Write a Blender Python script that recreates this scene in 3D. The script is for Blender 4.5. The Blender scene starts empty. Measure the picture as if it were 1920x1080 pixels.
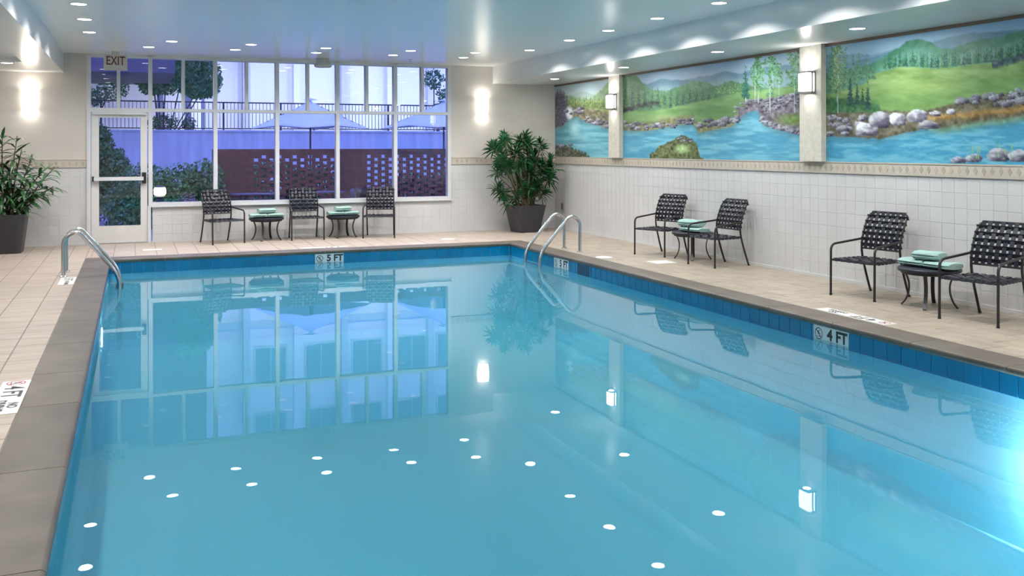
import bpy, math, random
import numpy as np
from mathutils import Vector, Matrix
R = random.Random(7)
PI = math.pi
scene = bpy.context.scene
C = bpy.data.collections.new('pool_hall'); scene.collection.children.link(C)

# ------------------------------------------------------------------ camera
cam = bpy.data.cameras.new('camera'); cam_o = bpy.data.objects.new('camera', cam); C.objects.link(cam_o)
cam.sensor_width = 36; cam.lens = 36 * 1771.924 / 1920
cam.shift_y = -(540 - 278.2) / 1920
cam.clip_start = 0.05; cam.clip_end = 300
cam_o.matrix_world = Matrix.Translation((0, 0, 1.55)) @ Matrix.Rotation(-0.381, 4, 'Z') @ Matrix.Rotation(PI / 2, 4, 'X') @ Matrix.Rotation(-0.0018, 4, 'Z')
scene.camera = cam_o

# ------------------------------------------------------------------ world: blue dusk sky
w = bpy.data.worlds.new('dusk_sky'); scene.world = w; w.use_nodes = True
nt = w.node_tree; nt.nodes.clear()
out = nt.nodes.new('ShaderNodeOutputWorld'); bg = nt.nodes.new('ShaderNodeBackground')
tc = nt.nodes.new('ShaderNodeTexCoord'); sp = nt.nodes.new('ShaderNodeSeparateXYZ'); rp = nt.nodes.new('ShaderNodeValToRGB')
nt.links.new(tc.outputs['Generated'], sp.inputs[0]); nt.links.new(sp.outputs['Z'], rp.inputs[0])
rp.color_ramp.elements[0].color = (0.26, 0.36, 1.0, 1); rp.color_ramp.elements[0].position = 0.0
rp.color_ramp.elements[1].color = (0.15, 0.23, 0.95, 1); rp.color_ramp.elements[1].position = 0.7
nt.links.new(rp.outputs[0], bg.inputs[0]); nt.links.new(bg.outputs[0], out.inputs[0])
bg.inputs[1].default_value = 2.6
scene.view_settings.view_transform = 'Standard'; scene.view_settings.look = 'None'
scene.view_settings.gamma = 1; scene.view_settings.use_curve_mapping = False
scene.view_settings.exposure = 0.0
scene.cycles.max_bounces = 8; scene.cycles.volume_bounces = 2; scene.cycles.diffuse_bounces = 4; scene.cycles.glossy_bounces = 4
scene.cycles.transparent_max_bounces = 16; scene.cycles.sample_clamp_indirect = 6
scene.cycles.caustics_reflective = False; scene.cycles.caustics_refractive = False
DOWN_W = 19.0      # watts per recessed downlight
WARM = (1.0, 0.965, 0.93)

# ------------------------------------------------------------------ room measures (metres)
YB, XR, XL, YN = 16.78, 7.63, -5.0, -3.5       # back wall, right wall, left wall, wall behind
ZC, ZS = 3.10, 2.78                            # ceiling, soffit
SRX, SLX = 6.33, -1.035                        # soffit edges
PX0, PX1, PY0, PY1 = -0.33, 5.75, 1.2, 14.43   # pool basin
CW = 0.335
WZ = -0.17

# ------------------------------------------------------------------ material helpers
def node_mat(name):
    m = bpy.data.materials.new(name); m.use_nodes = True
    return m, m.node_tree, m.node_tree.nodes['Principled BSDF']
def mat(name, col, rough=0.5, metal=0.0, col2=None, scale=8.0, stretch=(1, 1, 1), bump=0.0, bscale=40.0, spec=0.5, coat=0.0, vary=0.0, detail=4.0, trans=0.0):
    m, t, b = node_mat(name)
    b.inputs['Roughness'].default_value = rough; b.inputs['Metallic'].default_value = metal
    b.inputs['Specular IOR Level'].default_value = spec; b.inputs['Coat Weight'].default_value = coat
    b.inputs['Coat Roughness'].default_value = 0.08
    g = t.nodes.new('ShaderNodeNewGeometry')
    mp = t.nodes.new('ShaderNodeMapping'); mp.inputs['Scale'].default_value = stretch
    t.links.new(g.outputs['Position'], mp.inputs['Vector'])
    nz = t.nodes.new('ShaderNodeTexNoise'); nz.inputs['Scale'].default_value = scale; nz.inputs['Detail'].default_value = detail
    t.links.new(mp.outputs[0], nz.inputs['Vector'])
    mx = t.nodes.new('ShaderNodeMix'); mx.data_type = 'RGBA'
    c2 = col2 if col2 else tuple(x * 0.93 for x in col)
    mx.inputs[6].default_value = (*col, 1); mx.inputs[7].default_value = (*c2, 1)
    cr = t.nodes.new('ShaderNodeMapRange'); cr.inputs[1].default_value = 0.3; cr.inputs[2].default_value = 0.7
    t.links.new(nz.outputs[0], cr.inputs[0]); t.links.new(cr.outputs[0], mx.inputs[0])
    src = mx.outputs[2]
    if vary:
        oi = t.nodes.new('ShaderNodeObjectInfo'); hs = t.nodes.new('ShaderNodeHueSaturation')
        mr = t.nodes.new('ShaderNodeMapRange'); mr.inputs[3].default_value = 1 - vary; mr.inputs[4].default_value = 1 + vary
        t.links.new(oi.outputs['Random'], mr.inputs[0]); t.links.new(mr.outputs[0], hs.inputs['Value'])
        t.links.new(src, hs.inputs['Color']); src = hs.outputs[0]
    t.links.new(src, b.inputs['Base Color'])
    if bump:
        n2 = t.nodes.new('ShaderNodeTexNoise'); n2.inputs['Scale'].default_value = bscale; n2.inputs['Detail'].default_value = 3
        t.links.new(mp.outputs[0], n2.inputs['Vector'])
        bp = t.nodes.new('ShaderNodeBump'); bp.inputs['Strength'].default_value = bump; bp.inputs['Distance'].default_value = 0.01
        t.links.new(n2.outputs[0], bp.inputs['Height']); t.links.new(bp.outputs[0], b.inputs['Normal'])
    return m
def emis(name, col, s):
    m = bpy.data.materials.new(name); m.use_nodes = True; t = m.node_tree; t.nodes.clear()
    o = t.nodes.new('ShaderNodeOutputMaterial'); e = t.nodes.new('ShaderNodeEmission')
    e.inputs[0].default_value = (*col, 1); e.inputs[1].default_value = s; t.links.new(e.outputs[0], o.inputs[0]); return m
def clear_mat(name, tint, ior, ripple=0.0, rough=0.0, boost=1.0):
    """clear sheet: transparent body with a fresnel mirror on top"""
    m = bpy.data.materials.new(name); m.use_nodes = True; t = m.node_tree; t.nodes.clear()
    o = t.nodes.new('ShaderNodeOutputMaterial'); mx = t.nodes.new('ShaderNodeMixShader')
    tr = t.nodes.new('ShaderNodeBsdfTransparent'); tr.inputs[0].default_value = (*tint, 1)
    gl = t.nodes.new('ShaderNodeBsdfGlossy'); gl.inputs['Roughness'].default_value = rough; gl.inputs[0].default_value = (1, 1, 1, 1)
    fr = t.nodes.new('ShaderNodeFresnel'); fr.inputs[0].default_value = ior
    ml = t.nodes.new('ShaderNodeMath'); ml.operation = 'MULTIPLY'; ml.inputs[1].default_value = boost; ml.use_clamp = True
    t.links.new(fr.outputs[0], ml.inputs[0]); t.links.new(ml.outputs[0], mx.inputs[0])
    t.links.new(tr.outputs[0], mx.inputs[1]); t.links.new(gl.outputs[0], mx.inputs[2]); t.links.new(mx.outputs[0], o.inputs[0])
    if ripple:
        g = t.nodes.new('ShaderNodeNewGeometry'); nz = t.nodes.new('ShaderNodeTexNoise'); nz.inputs['Scale'].default_value = 2.2; nz.inputs['Detail'].default_value = 2
        t.links.new(g.outputs['Position'], nz.inputs['Vector'])
        bp = t.nodes.new('ShaderNodeBump'); bp.inputs['Strength'].default_value = ripple; bp.inputs['Distance'].default_value = 0.02
        t.links.new(nz.outputs[0], bp.inputs['Height']); t.links.new(bp.outputs[0], gl.inputs['Normal'])
    return m

M = {}
M['paint'] = mat('beige_wall_paint', (0.62, 0.575, 0.535), 0.6, bump=0.05, scale=2)
M['ceil'] = mat('satin_white_ceiling', (0.90, 0.89, 0.88), 0.27, spec=0.5, scale=1.2, col2=(0.87, 0.865, 0.86), bump=0.03, bscale=1.6)
M['soffit'] = mat('white_soffit_paint', (0.80, 0.80, 0.80), 0.22, spec=0.5, scale=1.2, bump=0.02, bscale=2)
M['grout'] = mat('pale_wall_grout', (0.60, 0.60, 0.60), 0.8)
M['walltile'] = mat('cream_wall_tile', (0.63, 0.63, 0.635), 0.35, spec=0.4, vary=0.015, scale=3)
M['dgrout'] = mat('deck_grout', (0.30, 0.25, 0.22), 0.9)
M['decktile'] = mat('beige_deck_tile', (0.47, 0.40, 0.345), 0.42, col2=(0.36, 0.295, 0.245), scale=2.2, stretch=(1, 5, 1), vary=0.06, bump=0.08, bscale=9, spec=0.35)
M['decktile_dim'] = mat('dimmed_beige_deck_tile', (0.40, 0.345, 0.28), 0.42, col2=(0.30, 0.25, 0.20), scale=2.2, stretch=(5, 1, 1), vary=0.07, bump=0.08, bscale=9, spec=0.35)  # same deck tile, its colour darkened for the weaker light on the mural side
M['coping'] = mat('taupe_coping_stone', (0.145, 0.121, 0.102), 0.45, col2=(0.098, 0.080, 0.067), scale=3.0, bump=0.12, bscale=14, vary=0.07, spec=0.35)
M['copjoint'] = mat('coping_joint', (0.42, 0.37, 0.31), 0.8)
M['plaster'] = mat('pale_blue_pool_plaster', (0.42, 0.78, 0.94), 0.7, scale=1.5, col2=(0.40, 0.76, 0.92))
M['bandtile'] = mat('blue_waterline_tile', (0.0, 0.20, 0.40), 0.2, scale=4, col2=(0.0, 0.17, 0.36), vary=0.06)
M['bandgrout'] = mat('band_grout', (0.16, 0.42, 0.62), 0.7)
M['steel'] = mat('brushed_steel', (0.60, 0.63, 0.65), 0.22, 1.0)
M['alu'] = mat('white_aluminium_frame', (0.68, 0.69, 0.72), 0.35, scale=3)
M['doorpaint'] = mat('door_off_white_enamel', (0.70, 0.69, 0.68), 0.35)
M['black'] = mat('black_plastic', (0.015, 0.015, 0.018), 0.4)
M['bronze'] = mat('dark_bronze_powder_coat', (0.022, 0.019, 0.020), 0.38, spec=0.5)
M['strap'] = mat('navy_vinyl_strap', (0.014, 0.015, 0.030), 0.42, scale=30, col2=(0.009, 0.010, 0.020))
M['towel'] = mat('pale_aqua_terry', (0.38, 0.555, 0.525), 0.95, scale=60, col2=(0.31, 0.47, 0.445), bump=0.6, bscale=150, spec=0.1)
M['pot'] = mat('charcoal_planter', (0.036, 0.036, 0.043), 0.45, bump=0.05)
M['soil'] = mat('potting_soil', (0.05, 0.03, 0.02), 0.95, bump=0.8, bscale=60)
M['leaf1'] = mat('dark_green_leaf', (0.012, 0.085, 0.030), 0.4, scale=9, col2=(0.03, 0.15, 0.045), vary=0.35)
M['leaf2'] = mat('mid_green_leaf', (0.050, 0.155, 0.050), 0.4, scale=6, col2=(0.018, 0.075, 0.035), vary=0.35)
M['stem'] = mat('pale_brown_cane', (0.20, 0.14, 0.09), 0.8, bump=0.5)
M['sign'] = mat('white_sign_tile', (0.78, 0.78, 0.78), 0.3)
M['ink'] = mat('black_sign_ink', (0.012, 0.012, 0.015), 0.5)
M['red'] = mat('red_sign_ink', (0.55, 0.03, 0.06), 0.5)
M['exitink'] = mat('dark_red_exit_letters', (0.12, 0.02, 0.025), 0.5)
M['frieze'] = mat('stone_frieze_tile', (0.50, 0.455, 0.385), 0.5, col2=(0.56, 0.51, 0.45), scale=12, bump=0.15)
M['diamond'] = mat('tan_diamond_inset', (0.45, 0.395, 0.30), 0.45, vary=0.12, scale=15)
M['pilaster'] = mat('cream_stucco', (0.66, 0.63, 0.54), 0.7, scale=14, col2=(0.56, 0.53, 0.46), bump=0.3, bscale=35)
M['trimstrip'] = mat('brown_trim_strip', (0.16, 0.11, 0.08), 0.5)
M['lens'] = emis('downlight_lens', (1.0, 0.97, 0.92), 14)
M['sconce'] = emis('sconce_glass_glow', (1.0, 0.93, 0.80), 7)
M['sconcew'] = emis('sconce_lens_glow', (1.0, 0.97, 0.92), 6)
M['glass'] = clear_mat('window_glass', (0.95, 0.96, 1.0), 1.5)
M['water'] = clear_mat('pool_water_surface', (0.80, 0.97, 1.0), 1.333, ripple=0.02)
def add_water_body(m):
    # the mirror belongs to the flat top face only; the body scatters and absorbs like lightly clouded blue water
    t = m.node_tree; mx = next(n for n in t.nodes if n.type == 'MIX_SHADER'); ml = next(n for n in t.nodes if n.type == 'MATH')
    g = t.nodes.new('ShaderNodeNewGeometry'); sx_ = t.nodes.new('ShaderNodeSeparateXYZ'); ab = t.nodes.new('ShaderNodeMath'); ab.operation = 'GREATER_THAN'; ab.inputs[1].default_value = .5
    aa = t.nodes.new('ShaderNodeMath'); aa.operation = 'ABSOLUTE'
    t.links.new(g.outputs['True Normal'], sx_.inputs[0]); t.links.new(sx_.outputs['Z'], aa.inputs[0]); t.links.new(aa.outputs[0], ab.inputs[0])
    m2 = t.nodes.new('ShaderNodeMath'); m2.operation = 'MULTIPLY'; t.links.new(ml.outputs[0], m2.inputs[0]); t.links.new(ab.outputs[0], m2.inputs[1])
    t.links.new(m2.outputs[0], mx.inputs[0])
    sc_ = t.nodes.new('ShaderNodeVolumeScatter'); sc_.inputs['Color'].default_value = (.50, .84, 1, 1); sc_.inputs['Density'].default_value = .36; sc_.inputs['Anisotropy'].default_value = .5
    va = t.nodes.new('ShaderNodeVolumeAbsorption'); va.inputs['Color'].default_value = (.0, .81, 1.0, 1); va.inputs['Density'].default_value = .20
    ad = t.nodes.new('ShaderNodeAddShader'); t.links.new(sc_.outputs[0], ad.inputs[0]); t.links.new(va.outputs[0], ad.inputs[1])
    t.links.new(ad.outputs[0], next(n for n in t.nodes if n.type == 'OUTPUT_MATERIAL').inputs['Volume'])
add_water_body(M['water'])
M['concrete'] = mat('retaining_wall_concrete', (0.66, 0.66, 0.68), 0.9, col2=(0.50, 0.51, 0.54), scale=1.5, stretch=(3, 1, 0.4), bump=0.1)
M['brick'] = mat('red_brown_brick', (0.13, 0.042, 0.040), 0.85, col2=(0.08, 0.028, 0.03), scale=6, vary=0.2, bump=0.3)
M['mortar'] = mat('brick_mortar', (0.10, 0.06, 0.06), 0.9)
M['paleface'] = mat('pale_facade_panel', (0.80, 0.80, 0.82), 0.7, scale=0.4)
M['column'] = mat('grey_facade_column', (0.55, 0.56, 0.62), 0.7)
M['darkface'] = mat('dark_facade', (0.10, 0.08, 0.12), 0.7)
M['rail'] = mat('black_iron_railing', (0.02, 0.02, 0.03), 0.5)
M['canvas'] = mat('pale_umbrella_canvas', (0.85, 0.85, 0.86), 0.9)
M['bush'] = mat('evergreen_foliage', (0.03, 0.14, 0.055), 0.6, col2=(0.07, 0.24, 0.09), scale=3, vary=0.2)
M['bushp'] = mat('purple_flowers', (0.30, 0.12, 0.28), 0.6)
M['bark'] = mat('tree_bark', (0.06, 0.045, 0.035), 0.9)
M['paving'] = mat('patio_paving', (0.30, 0.29, 0.29), 0.85, scale=2)
M['bollard'] = emis('bollard_glow', (1.0, 0.90, 0.72), 16)
M['beige_plastic'] = mat('beige_plastic', (0.55, 0.53, 0.50), 0.5)
M['winglow'] = emis('lit_facade_window', (0.85, 0.9, 1.0), 1.2)

# ------------------------------------------------------------------ mesh helpers
class MB:
    def __init__(s): s.v = []; s.f = []
    def box(s, x0, x1, y0, y1, z0, z1):
        n = len(s.v)
        s.v += [(x0, y0, z0), (x1, y0, z0), (x1, y1, z0), (x0, y1, z0), (x0, y0, z1), (x1, y0, z1), (x1, y1, z1), (x0, y1, z1)]
        s.f += [tuple(n + i for i in q) for q in ((0, 3, 2, 1), (4, 5, 6, 7), (0, 1, 5, 4), (1, 2, 6, 5), (2, 3, 7, 6), (3, 0, 4, 7))]
        return s
    def bbox(s, x0, x1, y0, y1, z0, z1, b=0.004):
        """tile: box whose top (z1) edges are chamfered"""
        n = len(s.v)
        s.v += [(x0, y0, z0), (x1, y0, z0), (x1, y1, z0), (x0, y1, z0), (x0, y0, z1 - b), (x1, y0, z1 - b), (x1, y1, z1 - b), (x0, y1, z1 - b),
                (x0 + b, y0 + b, z1), (x1 - b, y0 + b, z1), (x1 - b, y1 - b, z1), (x0 + b, y1 - b, z1)]
        s.f += [tuple(n + i for i in q) for q in ((0, 3, 2, 1), (8, 9, 10, 11), (0, 1, 5, 4), (1, 2, 6, 5), (2, 3, 7, 6), (3, 0, 4, 7), (4, 5, 9, 8), (5, 6, 10, 9), (6, 7, 11, 10), (7, 4, 8, 11))]
        return s
    def loft(s, rings, cap=True, closed=True):
        n = len(s.v); k = len(rings[0])
        for r in rings: s.v += [tuple(p) for p in r]
        for i in range(len(rings) - 1):
            for j in range(k if closed else k - 1):
                a = n + i * k + j; b = n + i * k + (j + 1) % k
                s.f.append((a, b, b + k, a + k))
        if cap:
            s.f.append(tuple(n + j for j in reversed(range(k)))); s.f.append(tuple(n + (len(rings) - 1) * k + j for j in range(k)))
        return s
    def lathe(s, prof, seg=24, c=(0, 0, 0), cap=True):
        return s.loft([[(c[0] + r * math.cos(2 * PI * j / seg), c[1] + r * math.sin(2 * PI * j / seg), c[2] + z) for j in range(seg)] for r, z in prof], cap)
    def tube(s, path, r, seg=10, flat=None):
        P = [Vector(p) for p in path]; rings = []; up = None
        for i, p in enumerate(P):
            t = (P[min(i + 1, len(P) - 1)] - P[max(i - 1, 0)]).normalized()
            if up is None:
                up = Vector((0, 0, 1)) if abs(t.z) < 0.9 else Vector((1, 0, 0))
            a = t.cross(up)
            if a.length < 1e-4: a = t.cross(Vector((0, 1, 0)))
            a.normalize(); b = a.cross(t).normalized(); up = b
            ra = r[i] if isinstance(r, (list, tuple)) else r; rb = ra * (flat if flat else 1)
            rings.append([p + a * (ra * math.cos(2 * PI * j / seg)) + b * (rb * math.sin(2 * PI * j / seg)) for j in range(seg)])
        return s.loft(rings)
    def ribbon(s, path, wdir, w, th):
        """flat strap of width w along wdir, thickness th"""
        P = [Vector(p) for p in path]; W = Vector(wdir).normalized(); rings = []
        for i, p in enumerate(P):
            t = (P[min(i + 1, len(P) - 1)] - P[max(i - 1, 0)]).normalized(); nn = t.cross(W).normalized()
            rings.append([p - W * w / 2 - nn * th / 2, p + W * w / 2 - nn * th / 2, p + W * w / 2 + nn * th / 2, p - W * w / 2 + nn * th / 2])
        return s.loft(rings)
    def leaf(s, base, d, up, L, wd, droop=0.3, fold=0.15):
        """tapered two-sided blade of 3 segments"""
        d = Vector(d).normalized(); side = d.cross(Vector(up)); 
        if side.length < 1e-3: side = Vector((1, 0, 0))
        side.normalize(); nn = side.cross(d); b = Vector(base); n = len(s.v); g = Vector((0, 0, -1))
        prof = ((0, 0.25), (0.35, 1.0), (0.7, 0.75), (1.0, 0.0))
        for t, k in prof:
            c = b + d * (L * t) + g * (droop * L * t * t)
            if k == 0: s.v.append(tuple(c))
            else:
                s.v += [tuple(c - side * wd * k / 2 + nn * fold * wd * k), tuple(c), tuple(c + side * wd * k / 2 + nn * fold * wd * k)]
        for i in (0, 3):
            s.f += [(n + i, n + i + 1, n + i + 4, n + i + 3), (n + i + 1, n + i + 2, n + i + 5, n + i + 4)]
        s.f += [(n + 6, n + 7, n + 9), (n + 7, n + 8, n + 9)]
        return s
    def mesh(s, name, smooth=False):
        me = bpy.data.meshes.new(name); me.from_pydata(s.v, [], s.f); me.update()
        if smooth:
            me.polygons.foreach_set('use_smooth', [True] * len(me.polygons)); me.set_sharp_from_angle(angle=math.radians(40))
        return me
    def build(s, name, m, parent=None, smooth=False, loc=None, rot=None):
        return link(name, s.mesh(name, smooth), m, parent, loc, rot)

def link(name, me, m=None, parent=None, loc=None, rot=None):
    o = bpy.data.objects.new(name, me); C.objects.link(o)
    if m and not me.materials: me.materials.append(m)
    if parent: o.parent = parent
    if loc: o.location = loc
    if rot: o.rotation_euler = rot
    return o
def tag(o, label=None, cat=None, group=None, kind=None):
    if label: o['label'] = label
    if cat: o['category'] = cat
    if group: o['group'] = group
    if kind: o['kind'] = kind
    return o
def thing(name, label, cat, loc=(0, 0, 0), rz=0, group=None):
    o = bpy.data.objects.new(name, None); o.empty_display_size = 0.1; C.objects.link(o)
    o.location = loc; o.rotation_euler = (0, 0, rz); return tag(o, label, cat, group)
def struct_empty(name, label, loc=(0, 0, 0)):
    o = bpy.data.objects.new(name, None); o.empty_display_size = 0.1; C.objects.link(o); o.location = loc
    return tag(o, label, kind='structure')
def copy_tree(o, parent=None):
    c = o.copy(); C.objects.link(c); c.parent = parent
    for ch in list(o.children): copy_tree(ch, c)
    return c
def fillet(pts, r, n=6):
    P = [Vector(p) for p in pts]; out_ = [P[0]]
    for i in range(1, len(P) - 1):
        a = P[i - 1] - P[i]; b = P[i + 1] - P[i]; rr = min(r, a.length * .49, b.length * .49)
        p0 = P[i] + a.normalized() * rr; p1 = P[i] + b.normalized() * rr
        for k in range(n + 1):
            t = k / n; out_.append(p0 * (1 - t) ** 2 + P[i] * 2 * t * (1 - t) + p1 * t * t)
    out_.append(P[-1]); return out_
def smooth_path(pts, n=6):
    P = [Vector(p) for p in pts]; P = [P[0] * 2 - P[1]] + P + [P[-1] * 2 - P[-2]]; o_ = []
    for i in range(1, len(P) - 2):
        for k in range(n):
            t = k / n
            o_.append(0.5 * ((2 * P[i]) + (P[i + 1] - P[i - 1]) * t + (2 * P[i - 1] - 5 * P[i] + 4 * P[i + 1] - P[i + 2]) * t * t + (3 * P[i] - P[i - 1] - 3 * P[i + 1] + P[i + 2]) * t ** 3))
    o_.append(P[-2]); return o_
def text(s, size, m, parent, mtx, name='lettering', depth=0.0008, bold=0.0, sx=1.0):
    cu = bpy.data.curves.new('t', 'FONT'); cu.body = s; cu.size = size; cu.extrude = depth; cu.offset = bold
    cu.align_x = 'CENTER'; cu.align_y = 'CENTER'; cu.resolution_u = 3
    tmp = bpy.data.objects.new('t', cu); scene.collection.objects.link(tmp)
    dg = bpy.context.evaluated_depsgraph_get(); me = bpy.data.meshes.new_from_object(tmp.evaluated_get(dg))
    bpy.data.objects.remove(tmp); me.name = name
    me.transform(mtx @ Matrix.Diagonal((sx, 1, 1, 1))); me.materials.clear(); me.materials.append(m)
    # one object per letter: split the text mesh into its loose pieces
    par = list(range(len(me.vertices)))
    def find(a):
        while par[a] != a: par[a] = par[par[a]]; a = par[a]
        return a
    for e in me.edges:
        a, b = find(e.vertices[0]), find(e.vertices[1])
        if a != b: par[a] = b
    groups = {}
    for p in me.polygons: groups.setdefault(find(p.vertices[0]), []).append(tuple(p.vertices))
    co = [tuple(v.co) for v in me.vertices]
    for fs in groups.values():
        ids = sorted({i for f in fs for i in f}); mp_ = {i: k for k, i in enumerate(ids)}
        lm = MB(); lm.v = [co[i] for i in ids]; lm.f = [tuple(mp_[i] for i in f) for f in fs]
        lm.build('letter', m, parent)
def area(name, parent, loc, size, power, col, rot=(0, 0, 0), shape='DISK', size_y=None, spread=PI):
    l = bpy.data.lights.new(name, 'AREA'); l.shape = shape; l.size = size; l.energy = power; l.color = col; l.spread = spread
    if size_y: l.size_y = size_y
    o = bpy.data.objects.new(name, l); C.objects.link(o); o.parent = parent; o.location = loc; o.rotation_euler = rot; return o

# ================================================================== ROOM SHELL
# ---- wall behind the windows
wb = MB()
wb.box(XL - .2, -0.70, YB + .003, YB + .22, -0.2, ZC + .2); wb.box(5.49, XR + .2, YB + .003, YB + .22, -0.2, ZC + .2)
wb.box(0.29, 5.49, YB + .003, YB + .22, -0.2, 0.60); wb.box(-0.70, 5.49, YB + .003, YB + .22, 3.085, ZC + .2)
wb.box(-0.70, 0.29, YB + .003, YB + .22, -0.2, -0.02)
wall_back = tag(wb.build('wall_back', M['grout']), 'cream tiled and painted wall with the windows and glass door', kind='structure')
up = MB(); up.box(XL, -0.70, YB, YB + .0125, 1.385, ZC); up.box(5.49, XR, YB, YB + .0125, 1.385, ZC)
up.build('painted_plaster', M['paint'], wall_back)
wr = MB(); wr.box(XR + .003, XR + .2, YN - .2, YB + .2, -0.2, ZC + .2)
wall_right = tag(wr.build('wall_right', M['grout']), 'white tiled wall with the landscape mural above a stone frieze', kind='structure')
MB().box(XR, XR + .0125, YN, YB, 1.385, ZC).build('painted_plaster', M['paint'], wall_right)
MB().box(XR, XR + .0125, YN, YB - .1555 * (int((YB - 4.9) / .1555) + 1) - .001, 0, 1.255).build('plain_lower_wall', M['walltile'], wall_right)
tag(MB().box(XL - .2, XL, YN - .2, YB + .2, -0.2, ZC + .2).build('wall_left', M['paint']), 'plain beige wall on the left', kind='structure')
tag(MB().box(XL - .2, XR + .2, YN - .2, YN, -0.2, ZC + .2).build('wall_front', M['paint']), 'plain beige wall behind the viewer', kind='structure')
# ---- ceiling with the two dropped soffits
ceil = tag(MB().box(SLX, SRX, YN, YB + .2, ZC, ZC + .1).build('ceiling', M['ceil']), 'glossy white ceiling over the pool', kind='structure')
tag(MB().box(SRX, XR, YN, YB + .02, ZS, ZC + .1).build('ceiling', M['soffit']), 'dropped white soffit along the mural wall', kind='structure')
sl = MB(); sl.box(-1.45, SLX, YN, YB + .02, ZS, ZC + .1); sl.box(XL, -1.45, 14.9, YB + .02, ZS, ZC + .1); sl.box(XL, -1.45, YN, 14.9, ZS + .07, ZC + .1)
tag(sl.build('ceiling', M['soffit']), 'dropped white soffit on the left with a shallow recess', kind='structure')
tag(MB().box(XR - .02, XR, YN, YB, ZS - .035, ZS - .001).build('trim_1', M['trimstrip']), 'thin brown strip along the top of the mural', kind='structure')
# ---- wall tiles
P_ = 0.1555; tg = 0.002
tile_x = MB().bbox(-P_ / 2 + tg / 2, P_ / 2 - tg / 2, -P_ / 2 + tg / 2, P_ / 2 - tg / 2, -.012, 0, .0025).mesh('wall_tile')
rows = 8
def tile_on_wall(parent, c, face):
    o = link('wall_tile', tile_x, M['walltile'], parent, c)
    o.rotation_euler = (0, -PI / 2, 0) if face == 'right' else (PI / 2, 0, 0)
cnt = 0; st = MB()
ncol = int((YB - 4.9) / P_)
for i in range(ncol + 1):
    y = YB - P_ * (i + .5)
    for j in range(rows):
        z = 1.252 - P_ * (j + .5)
        if y < 11.0 and cnt < 300 and y > 5.15:
            tile_on_wall(wall_right, (XR, y, z), 'right'); cnt += 1
        else:
            a0, a1, b0, b1 = y - P_ / 2 + tg / 2, y + P_ / 2 - tg / 2, z - P_ / 2 + tg / 2, z + P_ / 2 - tg / 2
            n = len(st.v); st.v += [(XR + .01, a0, b0), (XR + .01, a1, b0), (XR + .01, a1, b1), (XR + .01, a0, b1)]
            st.v += [(XR, a0 + .002, b0 + .002), (XR, a1 - .002, b0 + .002), (XR, a1 - .002, b1 - .002), (XR, a0 + .002, b1 - .002)]
            st.f += [(n + 4, n + 7, n + 6, n + 5)] + [(n + k, n + k + 4, n + (k + 1) % 4 + 4, n + (k + 1) % 4) for k in range(4)]
o = st.build('far_wall_tiles', M['walltile'], wall_right); o['kind'] = 'stuff'
bt = []
def back_tiles(x0, x1, ztop, parent):
    n = int((x1 - x0) / P_) + 1
    for i in range(n):
        xa = x0 + i * P_; xb = min(xa + P_, x1)
        if xb - xa < .02: continue
        z = ztop
        while z > 0.0:
            zb = max(z - P_, 0)
            if z - zb > .02: bt.append((xa, xb, zb, z))
            z -= P_
back_tiles(-5.0, -0.70, 1.252, wall_back); back_tiles(5.49, XR, 1.252, wall_back); back_tiles(0.29, 5.49, 0.60, wall_back)
bt.sort(key=lambda q: (q[0] + q[1]) / 2 < -2.1)
cache = {}; rest = MB()
for k, (xa, xb, za, zb) in enumerate(bt):
    if k < 298:
        key = (round(xb - xa, 3), round(zb - za, 3))
        if key not in cache:
            cache[key] = MB().bbox(-(xb - xa) / 2 + tg / 2, (xb - xa) / 2 - tg / 2, -(zb - za) / 2 + tg / 2, (zb - za) / 2 - tg / 2, -.012, 0, .0025).mesh('wall_tile')
        link('wall_tile', cache[key], M['walltile'], wall_back, ((xa + xb) / 2, YB, (za + zb) / 2), (PI / 2, 0, 0))
    else:
        rest.box(xa + tg / 2, xb - tg / 2, YB, YB + .012, za + tg / 2, zb - tg / 2)
o = rest.build('far_wall_tiles', M['walltile'], wall_back); o['kind'] = 'stuff'
# ---- frieze with diamond insets
def frieze(name, label, spans, wall):
    root = struct_empty(name, label)
    b = MB(); g = MB()
    dm = MB(); h = .036
    dm.v = [(-.029, 0, -.004), (0, -.047, -.004), (.029, 0, -.004), (0, .047, -.004), (-.026, 0, .002), (0, -.043, .002), (.026, 0, .002), (0, .043, .002)]
    dm.f = [(4, 5, 6, 7)] + [(k, (k + 1) % 4, (k + 1) % 4 + 4, k + 4) for k in range(4)]
    dme = dm.mesh('diamond_inset')
    for (a, c) in spans:
        if wall == 'right':
            b.box(XR - .012, XR + .004, a, c, 1.268, 1.372); b.box(XR - .018, XR + .004, a, c, 1.253, 1.266); b.box(XR - .018, XR + .004, a, c, 1.374, 1.387)
        else:
            b.box(a, c, YB - .012, YB + .004, 1.268, 1.372); b.box(a, c, YB - .018, YB + .004, 1.253, 1.266); b.box(a, c, YB - .018, YB + .004, 1.374, 1.387)
        n = int((c - a) / .0975)
        for i in range(n):
            t = c - (i + .5) * .0975
            if wall == 'right': link('diamond_inset', dme, M['diamond'], root, (XR - .0125, t, 1.320), (0, -PI / 2, 0)).rotation_euler = (PI / 2, 0, -PI / 2)
            else: link('diamond_inset', dme, M['diamond'], root, (t, YB - .0125, 1.320), (PI / 2, 0, 0))
    b.build('stone_band', M['frieze'], root); return root
frieze('trim_2', 'stone frieze band with tan diamonds under the mural', [(3.2, YB - .013)], 'right')
frieze('trim_3', 'stone frieze band with diamonds on the wall beside the door and windows', [(-2.6, -0.71), (5.50, XR - .019)], 'back')
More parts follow.
